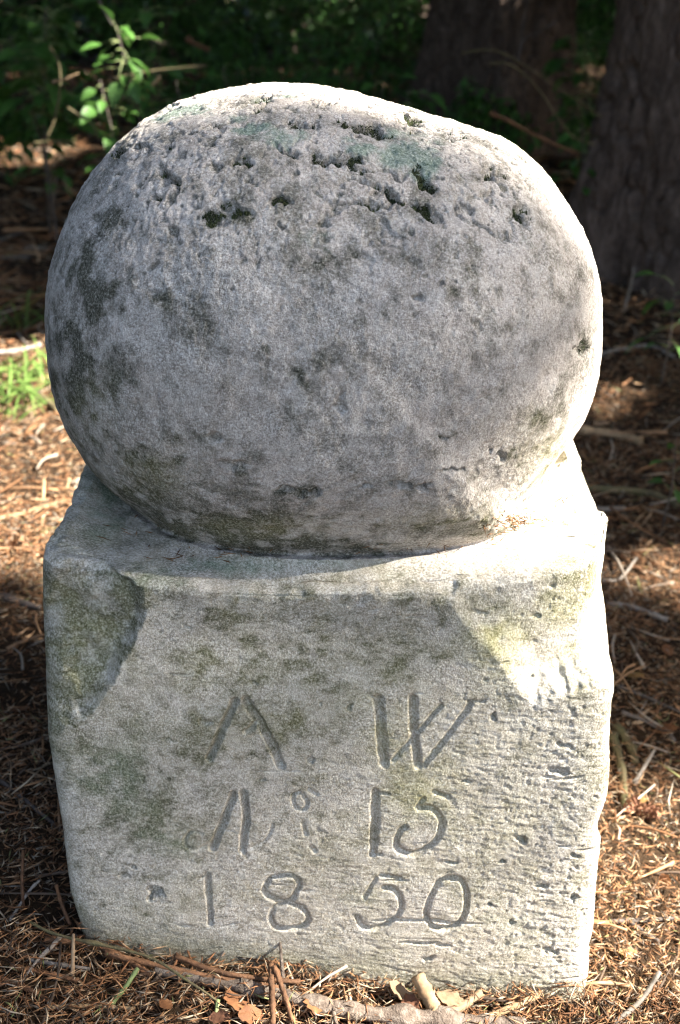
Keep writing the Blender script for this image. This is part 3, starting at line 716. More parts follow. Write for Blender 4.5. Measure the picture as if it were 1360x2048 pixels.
pr = on_ground(1385, 590); pm = on_ground(1010, 312)
spruce('spruce_tree', 'thick spruce trunk at the right edge behind the stone', 'spruces behind the stone', pr[0] + .06, pr[1] + .25, .28, 15, 1.75, 3, near=True, flare=.42, lean=(.03, .0))
spruce('spruce_tree', 'thick dark spruce trunk farther back, flared at its foot, behind the ball', 'spruces behind the stone', pm[0] - .03, pm[1] + .3, .31, 17, 1.9, 8, near=True, flare=.55, lean=(.03, 0))
spruce('spruce_tree', 'slim dark spruce trunk deep in the wood left of the flared trunk', 'spruces behind the stone', .62, 10.5, .2, 14, 1.6, 55, nb=70, reach=2.7)
RING = [(-3.1, 5.0), (-2.5, 6.2), (2.9, 4.6), (4.4, 2.0), (5.2, -1.9), (4.0, -3.6), (-4.2, 2.2), (-4.6, -1.2), (-3.8, 9.5), (3.8, 8.0), (-5.5, 7.6), (6.8, 4.8), (7.6, 2.6), (6.4, -2.6), (-6.2, 4.6), (-4.0, -4.2), (2.0, 14), (-5.2, 14), (6, 12), (-7, 12), (10.2, .9), (9.4, -3.4)]
EXTRA = {(5.2, -1.9): ((-1.2, 2.7, -.9, 1.2), (4.6, 6.6), 8500), (6.8, 4.8): ((2.5, 7.5, -1.6, 2.6), (4.5, 8.0), 8000)}
for i, (x, y) in enumerate(RING):
    spruce('spruce_tree', 'spruce of the surrounding wood whose crown shades the stone from outside the picture', 'spruces ringing the clearing', x, y, random.uniform(.16, .24), random.uniform(11, 16), random.uniform(1.3, 2.0), 30 + i, nb=70, reach=2.7, extra=EXTRA.get((x, y)), fine=(x, y) == (10.2, .9))

for i, (x, y) in enumerate([(-2.9, .5), (-2.7, -1.9)]):  # unseen spruces added to keep sky light off the left side
    spruce('spruce_tree', 'low branched spruce added out of view left of the stone to block sky light', 'spruces ringing the clearing', x, y, .13, 9, .5, 80 + i, nb=70, reach=1.5)

# ------------------------------------------------------------------ undergrowth
def leaf_mesh(name, L=1.0, W=.42, n=7, fold=.12, curl=.15, seed=0):
    """pointed oval leaf lying along +Y, folded along its midrib"""
    g = np.random.default_rng(seed)
    t = np.linspace(0, 1, n); w = W * np.sin(np.pi * np.clip(t, .0, 1) ** .85) ** .8 * .5; w[0] = .012; w[-1] = .004
    V = []
    for k in range(n):
        z = -curl * t[k] ** 2
        V += [(-w[k], t[k] * L, z + fold * w[k] * 2 + g.normal(0, .008)), (0, t[k] * L, z), (w[k], t[k] * L, z + fold * w[k] * 2 + g.normal(0, .008))]
    F = [(3 * k + j, 3 * k + j + 1, 3 * k + j + 4, 3 * k + j + 3) for k in range(n - 1) for j in (0, 1)]
    return mesh_np(name, V, F)
LEAVES = []
for i in range(4):
    me = leaf_mesh('leaf', 1, .46 + .05 * i, 7, .16, .1 + .12 * i, i); me.materials.append(M['leaf_green']); LEAVES.append(me)

def orient(o, loc, d, size, roll=0.0):
    d = Vector(d).normalized(); q = d.to_track_quat('Y', 'Z')
    o.rotation_mode = 'QUATERNION'
    from mathutils import Quaternion
    o.rotation_quaternion = q @ Quaternion((0, 1, 0), roll); o.location = tuple(loc); o.scale = (size,) * 3

def sapling(name, label, pts, leaves, group=None, r=.004, stem='darkwood', seed=0, cat='plant'):
    """pts: stem points (world); leaves: (t along stem, direction, size)"""
    g = random.Random(seed); root = empty(name, pts[0]); tag(root, label, cat, group)
    b = np.array(pts, float); off = b[0]
    link('stem', join_tubes([tube(b - off, r, r * .45, n=12, sides=6, rough=.1, seed=seed)], 'stem'), M[stem], root)
    C = spline(b - off, 40); pet = []
    for (t, d, sz) in leaves:
        p = C[int(t * 39)]; dd = np.array(d, float); e = p + dd / np.linalg.norm(dd) * sz * g.uniform(.3, 1.2) + np.array([0, 0, sz * g.uniform(-.2, .5)])
        pet.append(tube([p, (p + e) / 2 + np.array([0, 0, sz * .12]), e], r * .4, r * .2, n=4, sides=4)); p = e
        o = link('leaf', LEAVES[g.randrange(4)], None, root); orient(o, p, d, sz, g.uniform(-.6, .6))
    link('petioles', join_tubes(pet, 'petioles'), M['greenstem'], root)['kind'] = 'stuff'
    return root

def auto_leaves(n, t0, size, seed, droop=-.15):
    g = random.Random(seed); out = []
    for k in range(n):
        a = k * 2.4 + g.uniform(-.4, .4)
        ln = g.uniform(.7, 1.15)
        out.append((min(1, t0 + (1 - t0) * (k + .5) / n), (math.cos(a), math.sin(a) - .25, droop + g.uniform(-.3, .35)), size * g.uniform(.7, 1.15)))
    return out

def stem_between(u0, v0, u1, v1, y, bend=.04):
    a = at_y(u0, v0, y); b = at_y(u1, v1, y); return [a, (a + b) / 2 + np.array([bend, -.03, 0]), b]

PL = 'saplings in the dapples behind the stone'
def drop(u, v, y, bend=.04):            # a stem from the ground up to the pixel's point at depth y
    b = at_y(u, v, y); a = np.array([b[0] + bend, y + .05, float(gz(b[0] + bend, y + .05)) - .01]); return [a, (a + b) / 2 + np.array([bend * .6, 0, 0]), b]
sapling('sapling', 'bright green leafy sapling top lit by sun, upper left beside the ball', drop(232, 52, 2.0, .05), [
    (.98, (.5, -.6, -.3), .055), (.96, (-.7, -.5, -.55), .055), (.93, (.75, -.4, -.7), .06), (.9, (-.2, -.8, -.8), .058), (.88, (.35, -.7, -.9), .06), (.84, (-.8, -.2, -.1), .05), (.8, (.7, -.5, .1), .045),
    (.97, (-.3, -.2, .8), .045), (.76, (-.6, -.6, -.3), .05), (.72, (.5, -.7, -.4), .05), (.66, (-.7, .2, -.2), .045), (.62, (.6, -.5, -.3), .045), (.55, (-.5, -.6, -.3), .05), (.5, (.7, -.4, -.2), .05)] + auto_leaves(20, .72, .05, 31), PL, .004, seed=1)
sapling('sapling', 'broad leafy sapling cut by the top left corner', drop(92, 12, 2.5, -.04), auto_leaves(56, .6, .09, 2), PL, .005, seed=2)
sapling('sapling', 'leafy sapling at the far left edge below the corner leaves', drop(18, 70, 2.7, .05), auto_leaves(46, .55, .085, 3), PL, .005, seed=3)
sapling('sapling', 'small leaved sapling against the dark, right of the bright sapling', drop(292, 8, 2.6, .02), auto_leaves(60, .35, .06, 4), PL, .004, seed=4)
sapling('sapling', 'low green seedling beneath the bright sapling', drop(200, 160, 2.3, .03), auto_leaves(26, .4, .055, 5), PL, .003, seed=5)
sapling('sapling', 'small seedling close above the ball outline, left of its crown', drop(352, 162, 2.2, .02), auto_leaves(12, .4, .045, 6), PL, .003, seed=6)
sapling('sapling', 'seedling with upright leaves above the crown of the ball', drop(446, 128, 2.5, .02), auto_leaves(14, .4, .05, 7), PL, .003, seed=7)
sapling('sapling', 'dim leafy seedling low at the left, under the bent twig', drop(58, 205, 2.6, .03), auto_leaves(22, .4, .055, 8), PL, .003, seed=8)
sapling('sapling', 'dim seedling in front of the middle trunk foot', drop(815, 178, 2.6, .02), auto_leaves(14, .3, .06, 9), PL, .003, seed=9)
sapling('sapling', 'dim seedling with broad leaves beside the middle trunk foot', drop(770, 140, 2.9, -.03), auto_leaves(14, .3, .07, 10), PL, .003, seed=10)
sapling('sapling', 'leafy sapling between the two trunks, high up', drop(1170, 60, 3.4, .03), auto_leaves(70, .2, .08, 11), PL, .004, seed=11)
sapling('sapling', 'leafy seedling low between the two trunks', drop(1165, 250, 2.3, .02), auto_leaves(18, .3, .05, 12), PL, .003, seed=12)
sapling('seedling', 'dark green seedling at the right edge below the thick trunk', drop(1350, 560, 1.3, .01), auto_leaves(10, .3, .045, 13), 'seedlings on the litter right of the stone', .0025, seed=13, cat='plant')
sapling('seedling', 'green seedling at the right edge beside the fallen branches', drop(1352, 872, .72, .01), auto_leaves(7, .3, .03, 14), 'seedlings on the litter right of the stone', .002, seed=14, cat='plant')

def shrub(x, y, h, w, n, seed, label, shade=1.0):
    g = np.random.default_rng(seed); z0 = float(gz(x, y)); root = empty('shrub', (x, y, z0)); tag(root, label, 'shrub', 'shrubs of the dark undergrowth')
    tubes = [tube([(0, 0, -.02), (g.normal(0, w * .2), g.normal(0, w * .2), h * .5), (g.normal(0, w * .5), g.normal(0, w * .5), h * g.uniform(.7, 1))], .008, .003, n=6, sides=5) for _ in range(7)]
    st = link('stems', join_tubes(tubes, 'stems'), M['bark'], root); st['kind'] = 'stuff'
    c = g.normal(0, 1, (26, 3)) * np.array([w * .42, w * .42, h * .24]) + np.array([0, 0, h * .58])
    p = c[g.integers(0, 26, n)] + g.normal(0, 1, (n, 3)) * np.array([w, w, h]) * .09
    p[:, 2] = np.clip(p[:, 2], .03, None)
    ok = blocked(p + np.array([x, y, z0])); p = p[ok]; n = len(p)
    d = g.normal(0, 1, (n, 3)); d[:, 2] -= .5; d /= np.linalg.norm(d, axis=1)[:, None]
    s = np.cross(d, np.array([0, 0, 1.]) + g.normal(0, .4, (n, 3))); s /= np.linalg.norm(s, axis=1)[:, None]; nz = np.cross(s, d)
    L = g.uniform(.03, .065, n)[:, None]
    V = np.stack([p, p + d * L * .5 + s * L * .27 + nz * L * .1, p + d * L, p + d * L * .5 - s * L * .27 + nz * L * .1, p + d * L * .5], 1).reshape(-1, 3)
    i5 = np.arange(n)[:, None] * 5
    F = np.concatenate([i5 + np.array([[0, 1, 4]]), i5 + np.array([[1, 2, 4]]), i5 + np.array([[2, 3, 4]]), i5 + np.array([[3, 0, 4]])])
    tint = np.array([.05, .125, .03]) * g.uniform(.5, 1.5, (n, 1)) * shade
    f = link('foliage', mesh_np('foliage', V, F, {'tint': np.repeat(tint, 5, 0)}, smooth=False), M['leafy'], root); f['kind'] = 'stuff'
SH = [(-2.0, 4.6, .8, .9, 2600, 'leafy shrub behind the saplings at the far upper left'), (-1.0, 5.6, .7, .9, 2600, 'leafy shrub in shade behind the bright sapling'), (-.35, 4.4, .42, .6, 1400, 'low shrub above the crown of the ball'),
      (.25, 5.6, .55, .7, 1800, 'low dark shrub left of the middle trunk'), (.45, 3.9, .3, .4, 900, 'small dark shrub at the foot of the middle trunk'), (1.35, 5.9, .95, .8, 3000, 'green shrub seen between the two trunks'), (1.9, 5.0, .8, .8, 2600, 'green shrub half hidden by the right trunk'),
      (-2.7, 6.6, 1.0, 1.2, 3000, 'tall shrub deep in the wood at the left'), (-.3, 8.0, .8, 1.3, 3000, 'wide shrub deep in the wood above the ball'), (1.2, 9.2, .9, 1.4, 3000, 'wide shrub deep in the wood behind the trunks'), (-1.4, 3.7, .35, .5, 1300, 'low leafy shrub at the left edge behind the needle patch')]
for i, (x, y, h, w, n, lb) in enumerate(SH): shrub(x, y, h, w, n, 60 + i, lb)
def far_undergrowth():
    g = np.random.default_rng(5); n = 26000
    y = g.uniform(9.5, 22, n); x = g.uniform(-1, 1, n) * (y * .55 + 1.5); z = gz(x, y) + g.random(n) ** 1.6 * 1.5
    p = np.stack([x, y, z], -1); d = g.normal(0, 1, (n, 3)); d /= np.linalg.norm(d, axis=1)[:, None]
    s = np.cross(d, g.normal(0, 1, (n, 3))); s /= np.linalg.norm(s, axis=1)[:, None]; L = g.uniform(.10, .26, n)[:, None]
    V = np.stack([p, p + d * L * .5 + s * L * .3, p + d * L, p + d * L * .5 - s * L * .3], 1).reshape(-1, 3)
    tint = np.array([.02, .05, .015]) * g.uniform(.4, 1.4, (n, 1))
    o = link('far_undergrowth', mesh_np('far_undergrowth', V, np.arange(4 * n).reshape(-1, 4), {'tint': np.repeat(tint, 4, 0)}, smooth=False), M['leafy'])
    tag(o, 'dark green undergrowth filling the depth of the wood', 'undergrowth', kind='stuff')
far_undergrowth()

# grass at the left edge
def blade_mesh(L, w, bend, seed):
    n = 9; t = np.linspace(0, 1, n); V = []
    for k in range(n):
        ww = w * (1 - t[k] ** 2.2) * .5 + .0002; yy = L * math.sin(bend * t[k]) / max(bend, .01); zz = L * (1 - math.cos(bend * t[k])) / max(bend, .01)
        V += [(-ww, L * t[k] * math.cos(bend * t[k] * .8), -L * t[k] * math.sin(bend * t[k] * .8) + ww * .5), (0, L * t[k] * math.cos(bend * t[k] * .8), -L * t[k] * math.sin(bend * t[k] * .8)), (ww, L * t[k] * math.cos(bend * t[k] * .8), -L * t[k] * math.sin(bend * t[k] * .8) + ww * .5)]
    F = [(3 * k + j, 3 * k + j + 1, 3 * k + j + 4, 3 * k + j + 3) for k in range(n - 1) for j in (0, 1)]
    return mesh_np('blade', V, F, {'tint': np.tile(np.array([.11, .18, .045]) * (0.8 + .5 * random.random()), (3 * n, 1)) * (.75 + .5 * np.repeat(t, 3)[:, None])})
def grass_tuft(label, u, v, n, L, seed, spread=1.0, dirs=None):
    g = random.Random(seed); p = on_ground(u, v); root = empty('grass_tuft', p); tag(root, label, 'grass', 'grass tufts at the left')
    ms = [blade_mesh(L * g.uniform(.5, 1.1), g.uniform(.005, .010), g.uniform(.5, 1.3), k) for k in range(6)]
    for k in range(n):
        o = link('blade', ms[k % 6], M['grass'], root); a = g.uniform(0, 6.28)
        orient(o, (g.gauss(0, .035) * spread, g.gauss(0, .035) * spread, 0), (math.cos(a), math.sin(a), g.uniform(.6, 1.9)), g.uniform(.7, 1.1), g.uniform(-.4, .4))
grass_tuft('sunlit bright green grass tuft at the left edge level with the ball', 6, 800, 60, .16, 21, 1.5)
grass_tuft('smaller sunlit grass tuft between the left edge tuft and the ball', 48, 752, 30, .14, 23, 1.0)
grass_tuft('shaded broad grass blades behind the sunlit tuft at the left edge', 30, 655, 14, .24, 22)

# ------------------------------------------------------------------ fallen wood, leaves and cones on the litter
TW = 'fallen twigs around the stone'
def stick(name, label, px, rpx, m, group=None, lift=.004, r1=None, rough=.12, y=None, knots=2, sides=9, cat='twig', n=18, lifts=None, side_twigs=0):
    """a fallen twig through picture points, lying on the ground (or at depth y)"""
    P = []
    for k, (u, v) in enumerate(px):
        lf = lifts[k] if lifts else lift
        P.append(at_y(u, v, y if not isinstance(y, (list, tuple)) else y[k]) if y is not None else on_ground(u, v, lf))
    P = np.array(P); off = P[0].copy()
    d = np.linalg.norm(P.mean(0) - CAM); r0 = rpx * (.5 if group == TW else .33) * d / FPX; r1_ = (r1 if r1 is not None else rpx * .75) * (.5 if group == TW else .33) * d / FPX
    sd = abs(hash(label)) % 1000 if False else sum(map(ord, label))
    ts = [tube(P - off, r0, r1_, n=n, sides=sides, rough=rough, seed=sd, knots=knots)]
    g = np.random.default_rng(sd); C = spline(P - off, 30)
    for _ in range(side_twigs):
        k = g.integers(5, 26); dd = g.normal(0, 1, 3); dd[2] = abs(dd[2]) * .4; dd /= np.linalg.norm(dd)
        L = r0 * g.uniform(5, 12); ts.append(tube([C[k], C[k] + dd * L * .5, C[k] + dd * L + np.array([0, 0, .1 * L])], r0 * .45, r0 * .2, n=6, sides=6, rough=rough, seed=sd + 7))
    o = link(name, join_tubes(ts, name), M[m]); o.location = tuple(off); tag(o, label, cat, group); return o
TW = 'fallen twigs around the stone'
S = lambda label, px, r, m, **k: stick(k.pop('name', 'fallen_twig'), label, px, r, m, k.pop('group', TW), **k)
S('smooth grey twig lying beside the right face of the block', [(1213, 1207), (1265, 1214), (1335, 1240)], 12, 'greywood', r1=9)
S('tan broken branch end pointing right, beside the lower right of the ball', [(1120, 858), (1165, 861), (1225, 868), (1284, 884)], 19, 'tanwood', r1=17, name='fallen_branch', cat='branch')
S('curved mossy olive branch to the right of the block top', [(1150, 975), (1215, 979), (1285, 984), (1330, 998), (1356, 1012)], 16, 'mosswood', name='fallen_branch', cat='branch')
S('thin grey bent twig right of the ball at its widest', [(1195, 710), (1245, 698), (1300, 692), (1348, 713)], 8, 'greywood')
S('pale flat wood chip right of the upper block corner', [(1192, 1019), (1250, 1017)], 12, 'greywood', r1=10, knots=0, name='wood_chip')
S('thin dark twig sloping down to the right edge at mid block height', [(1236, 1372), (1290, 1393), (1362, 1425)], 8, 'darkwood')
S('forked blackish twig below the yellow leaf', [(1243, 1424), (1290, 1442), (1330, 1458), (1350, 1484)], 9, 'darkwood', side_twigs=2)
S('straight grey stick standing slantwise beside the mossy root', [(1268, 1568), (1309, 1500)], 8, 'greywood', lifts=(.004, .02))
S('mossy stub of root sticking out by the right block edge', [(1232, 1452), (1252, 1478), (1266, 1500), (1272, 1526)], 18, 'mosswood', r1=14, rough=.2, name='root', cat='root')
S('barky root running down along the right block edge', [(1226, 1470), (1240, 1520), (1248, 1570), (1250, 1612)], 18, 'mosswood', r1=12, rough=.2, name='root', cat='root')
S('thin brown twig leaning at right below the upper block corner', [(1205, 1162), (1240, 1157), (1276, 1112)], 7, 'greywood')
S('long reddish twig slanting from the top right of the litter', [(1238, 1108), (1305, 1160), (1308, 1172)], 5, 'brownwood')
S('dark horizontal twig low at the right edge', [(1218, 1843), (1290, 1840), (1362, 1836)], 9, 'darkwood')
S('short dark twig slanting under the horizontal one', [(1262, 1846), (1318, 1884)], 8, 'darkwood')
S('bluish grey curved twig in the lower right corner', [(1228, 2046), (1282, 2000), (1320, 1943)], 10, 'greywood', lifts=(.006, .012, .03))
S('tan arching stalk in front of the right block corner', [(1140, 1990), (1180, 1968), (1235, 1968), (1300, 1983)], 8, 'tanwood', lifts=(.004, .014, .014, .006))
S('pale split stick at the lower right edge', [(1350, 1968), (1368, 2024)], 20, 'paleleaf', knots=0)
S('short pale twig right of the root', [(1283, 1430), (1297, 1420)], 8, 'paleleaf', knots=0)
S('thick grey branch lying along the foot of the block in front', [(310, 1938), (430, 1962), (560, 1990), (700, 2022), (860, 2040), (1050, 2050)], 22, 'barkwood', r1=28, name='fallen_branch', cat='branch', lift=.008, n=90, sides=14, rough=.11, knots=7, side_twigs=3)
S('stout tan bark stub leaning against the block foot', [(878, 2036), (858, 1998), (834, 1952)], 30, 'tanwood', r1=26, lifts=(.008, .016, .030), rough=.14)
S('pale split wood chip beside the tan stub', [(886, 2034), (925, 2012), (962, 1986)], 20, 'paleleaf', r1=14, lifts=(.008, .010, .014), knots=0, name='wood_chip')
S('light stick right of the wood chip', [(975, 2036), (1030, 2012), (1082, 1988)], 14, 'tanwood', lift=.008)
S('thin grey green stem arching from lower left over the litter', [(52, 1840), (110, 1868), (205, 1890), (300, 1915), (370, 1958), (436, 2002)], 6, 'mosswood', lifts=(.015, .018, .022, .026, .024, .012), n=30)
S('green stem piece continuing to the bottom edge', [(436, 2000), (428, 2050)], 8, 'greenstem', lifts=(.012, .006))
S('short green stem standing slantwise at lower left', [(222, 2008), (250, 1975), (276, 1936)], 10, 'greenstem', lifts=(.004, .016, .026))
S('reddish brown twig lying flat at lower left', [(20, 1932), (90, 1946), (160, 1962)], 11, 'brownwood')
S('pale thin stick standing in front of the left block corner', [(145, 1952), (147, 1868)], 8, 'paleleaf', lifts=(.004, .035), knots=1)
S('brown knobbly twig along the left block foot', [(90, 1878), (190, 1890), (260, 1925), (300, 1950)], 12, 'brownwood', lift=.010, rough=.25)
S('brown knobbly twig running right along the block foot', [(210, 1905), (330, 1935), (450, 1958), (560, 1975)], 11, 'brownwood', lift=.012, rough=.25)
S('orange brown rough twig lit by sun at the block foot', [(350, 1912), (420, 1938), (500, 1955), (600, 1964)], 11, 'brownwood', lift=.016, rough=.3)
S('upright rough brown twig before the block foot', [(542, 1928), (544, 1985), (546, 2050)], 12, 'brownwood', lifts=(.03, .022, .010), rough=.3)
S('second rough brown twig crossing beside the upright one', [(548, 1932), (566, 1980), (584, 2040)], 11, 'brownwood', lifts=(.032, .024, .010), rough=.3)
S('brown twig at the bottom left corner', [(0, 1955), (70, 1985), (130, 2028)], 9, 'brownwood', rough=.25)
S('light brown twig across the bottom left', [(90, 2015), (180, 2012), (270, 2018)], 9, 'tanwood')
S('grey twig crossing the litter at lower left', [(60, 1920), (110, 1928), (180, 1938)], 8, 'greywood')
S('dark stick in the shade left of the block', [(0, 1190), (40, 1205), (80, 1216)], 16, 'darkwood', name='fallen_branch', cat='branch')
S('sunlit tan stick left of the block shoulder', [(-20, 1040), (40, 1028), (85, 1014), (132, 1002)], 11, 'tanwood')
S('short upright sunlit stick left of the ball foot', [(86, 1000), (88, 958)], 7, 'tanwood', lifts=(.004, .03))
S('second short upright sunlit stick left of the ball foot', [(132, 985), (138, 955)], 7, 'tanwood', lifts=(.004, .025))
S('mossy branch piece between grass and ball', [(40, 770), (75, 788), (118, 826)], 18, 'mosswood', name='fallen_branch', cat='branch')
S('grey bleached stick lying through the grass at the left edge', [(-20, 706), (30, 702), (80, 690)], 10, 'greywood', name='fallen_branch', cat='branch', lift=.03)
S('thin grass stalk bowing to the ball at the left', [(35, 665), (55, 690), (82, 702)], 5, 'greywood')
S('long dark twig in the shade at lower left edge', [(0, 1560), (50, 1600), (110, 1650)], 8, 'darkwood')
S('pale thin twig in the shade low left of the block', [(20, 1840), (60, 1780), (80, 1760)], 6, 'greywood', lifts=(.004, .012, .02))
S('brown upright twig in the shade left of the block foot', [(46, 1820), (44, 1760), (46, 1700)], 7, 'brownwood', lifts=(.004, .02, .035))
S('brown twig leaning to the left block edge', [(140, 1850), (122, 1805), (112, 1768)], 8, 'brownwood', lifts=(.006, .02, .035))
# thin stems and dead twigs farther back
BG = 'dead twigs in the undergrowth'
S('thin bent dead twig rising at the upper left', [(92, 278), (110, 235), (120, 180), (117, 125), (98, 92)], 7, 'mosswood', y=2.0, group=BG)
S('pale broken stub pointing right off the bent twig', [(104, 164), (130, 158), (157, 147)], 8, 'tanwood', y=1.98, group=BG)
S('thin pale twig lying low at the upper left', [(66, 286), (105, 282), (150, 284)], 6, 'mosswood', y=2.02, group=BG)
S('curved thin stem falling towards the ball at the upper left', [(134, 214), (160, 232), (186, 250), (194, 272)], 6, 'mosswood', y=2.0, group=BG)
S('upright half of the broken V shaped stick above the ball', [(272, 200), (268, 178), (265, 156)], 7, 'tanwood', y=2.0, group=BG)
S('slanting half of the broken V shaped stick above the ball', [(272, 202), (298, 178), (320, 153)], 11, 'tanwood', y=2.0, group=BG)
S('long pale twig lying across above the ball', [(228, 158), (280, 146), (340, 138), (412, 132)], 8, 'mosswood', y=2.2, group=BG)
S('short orange broken stick in the dark above the ball', [(372, 76), (395, 90), (420, 100)], 14, 'brownwood', y=3.4, group=BG)
S('thin grey vertical twig above the bright sapling', [(198, 0), (210, 25), (225, 50)], 6, 'greywood', y=2.3, group=BG)
S('pale arching stem between the trunks', [(978, 127), (1015, 127), (1050, 150), (1080, 182), (1112, 230), (1145, 272), (1190, 290)], 5, 'mosswood', y=1.7, group=BG, n=30)
S('second thinner arching stem above the pale one', [(922, 106), (985, 100), (1040, 125), (1100, 165), (1160, 205), (1205, 235)], 4, 'mosswood', y=1.9, group=BG, n=30)
S('brown dead branch sloping down before the middle trunk foot', [(980, 226), (1020, 243), (1070, 270), (1110, 288), (1150, 305)], 11, 'brownwood', y=2.2, group=BG)
S('thin stalk rising before the middle trunk', [(1040, 110), (1047, 80), (1080, 62), (1118, 40)], 5, 'darkwood', y=2.4, group=BG)
S('thin upright stalk higher before the middle trunk', [(1036, 130), (1044, 60), (1058, -10)], 5, 'darkwood', y=2.4, group=BG)
S('thin stalk standing beside the right trunk foot', [(1248, 620), (1262, 570), (1268, 535)], 6, 'greywood', lifts=(.0, .06, .1), group=BG)
S('fallen stick in the shade left of the ball', [(0, 515), (60, 512), (100, 500)], 9, 'greywood', group=BG)
S('second fallen stick in the shade left of the ball', [(0, 480), (55, 462), (110, 455)], 8, 'greywood', group=BG)

def dead_leaf(label, u, v, spx, m, turn, lift=.006, curl=.5, seed=0, tilt=.3):
    g = np.random.default_rng(seed); p = on_ground(u, v, lift); d = np.linalg.norm(p - CAM); L = spx * d / FPX
    n, k = 9, 7; V = []
    for i in range(n):
        t = i / (n - 1); w = .36 * math.sin(math.pi * min(1, t * .96 + .03)) ** .7 * (1 + .22 * math.cos(i * 2.6 + seed))
        for j in range(k):
            s = j / (k - 1) * 2 - 1
            V.append((s * w * L * (1 - .15 * curl * s * s), (t - .5) * L, (curl * (.35 * s * s * w + .25 * (t - .5) ** 2) + .03 * g.normal() + .03 * (abs(s) < .1)) * L))
    me = mesh_np('dead_leaf', V, grid_faces(n, k)); o = link('dead_leaf', me, M[m]); o.location = tuple(p)
    o.rotation_euler = (g.normal(0, tilt), g.normal(0, tilt), R(turn)); tag(o, label, 'dead leaf', 'dead leaves on the litter')
    return o
for i, a in enumerate([
    ('yellow brown dead leaf right of the block at mid height', 1266, 1350, 42, 'yellowleaf', 60), ('large orange dead leaf at the right edge below the forked twig', 1332, 1456, 58, 'deadleaf', 20),
    ('small pale dead leaf between forked twig and root', 1275, 1447, 24, 'paleleaf', 100), ('rust red dead leaf at the right edge under the trunk', 1348, 658, 40, 'deadleaf', 40), ('tan dead leaf above the broken branch end', 1202, 849, 36, 'paleleaf', 120),
    ('curled brown dead leaf low before the block foot, left of the upright twig', 470, 2002, 60, 'deadleaf', 30), ('second curled brown dead leaf before the block foot', 500, 2030, 54, 'deadleaf', 110), ('third curled brown dead leaf at the bottom edge', 440, 2036, 46, 'cone', 70),
    ('crumpled dead leaf right of the upright twigs', 625, 2010, 52, 'deadleaf', 10), ('crumpled pale brown leaf left of the tan stub', 800, 1985, 60, 'paleleaf', 80), ('dark crumpled leaf behind the tan stub', 822, 2008, 46, 'cone', 20), ('pale cream dead leaf right of the tan stub', 900, 1998, 56, 'paleleaf', 60),
    ('orange dead leaf in the sun at the left edge below the stick', 22, 1092, 44, 'deadleaf', 50), ('brown dead leaf in the shade left of the block', 40, 1420, 40, 'deadleaf', 80), ('yellowish dead leaf low right of the block', 1285, 1600, 30, 'yellowleaf', 150), ('rust dead leaf at the right edge mid height', 1335, 1300, 30, 'deadleaf', 10),
    ('brown dead leaf at the bottom between twigs', 330, 2010, 40, 'deadleaf', 140), ('small tan dead leaf right of the block top', 1245, 1035, 28, 'paleleaf', 30), ('brown dead leaf right of the curved mossy branch', 1320, 940, 32, 'deadleaf', 70), ('tan dead leaf in the lower right litter', 1255, 1905, 36, 'yellowleaf', 100),
    ('rust dead leaf in the lower right sunlit litter', 1330, 1760, 30, 'deadleaf', 20), ('brown dead leaf in the sun by the left ball foot', 60, 870, 30, 'deadleaf', 40), ('rust dead leaf left at the grass', 110, 760, 26, 'deadleaf', 10), ('pale dead leaf lying low in the shade at left', 75, 1500, 28, 'paleleaf', 70)]):
    dead_leaf(*a, curl=.3 + .5 * ((i * 7) % 5) / 5, seed=i, lift=.012 if a[2] > 1950 else .007)

def cone(label, u, v, px, turn):
    p = on_ground(u, v, .008); d = np.linalg.norm(p - CAM); L = px * d / FPX; root = empty('spruce_cone', p); tag(root, label, 'cone', 'spruce cones on the litter'); root.rotation_euler = (R(80), 0, R(turn))
    link('core', join_tubes([tube([(0, 0, -L * .5), (0, 0, 0), (0, 0, L * .5)], L * .16, L * .08, n=6, sides=7)], 'core'), M['cone'], root)
    sc = mesh_np('scale', [(-.5, 0, 0), (.5, 0, 0), (.62, .1, .7), (0, .3, 1.15), (-.62, .1, .7), (0, -.22, .5)], [(0, 1, 5), (1, 2, 5), (2, 3, 5), (3, 4, 5), (4, 0, 5)], smooth=False); sc.materials.append(M['cone'])
    for k in range(34):
        a = k * 2.4; t = k / 34; r = L * (.13 + .12 * math.sin(math.pi * min(1, t + .12)))
        o = link('scale', sc, None, root); o.location = (math.cos(a) * r, math.sin(a) * r, L * (t - .5)); o.scale = (L * .2,) * 3; o.rotation_euler = (R(-22), 0, a - math.pi / 2)
cone('brown spruce cone right of the block beside the root', 1292, 1622, 44, 60)
cone('half hidden spruce cone close to the right block edge', 1262, 1612, 36, 140)

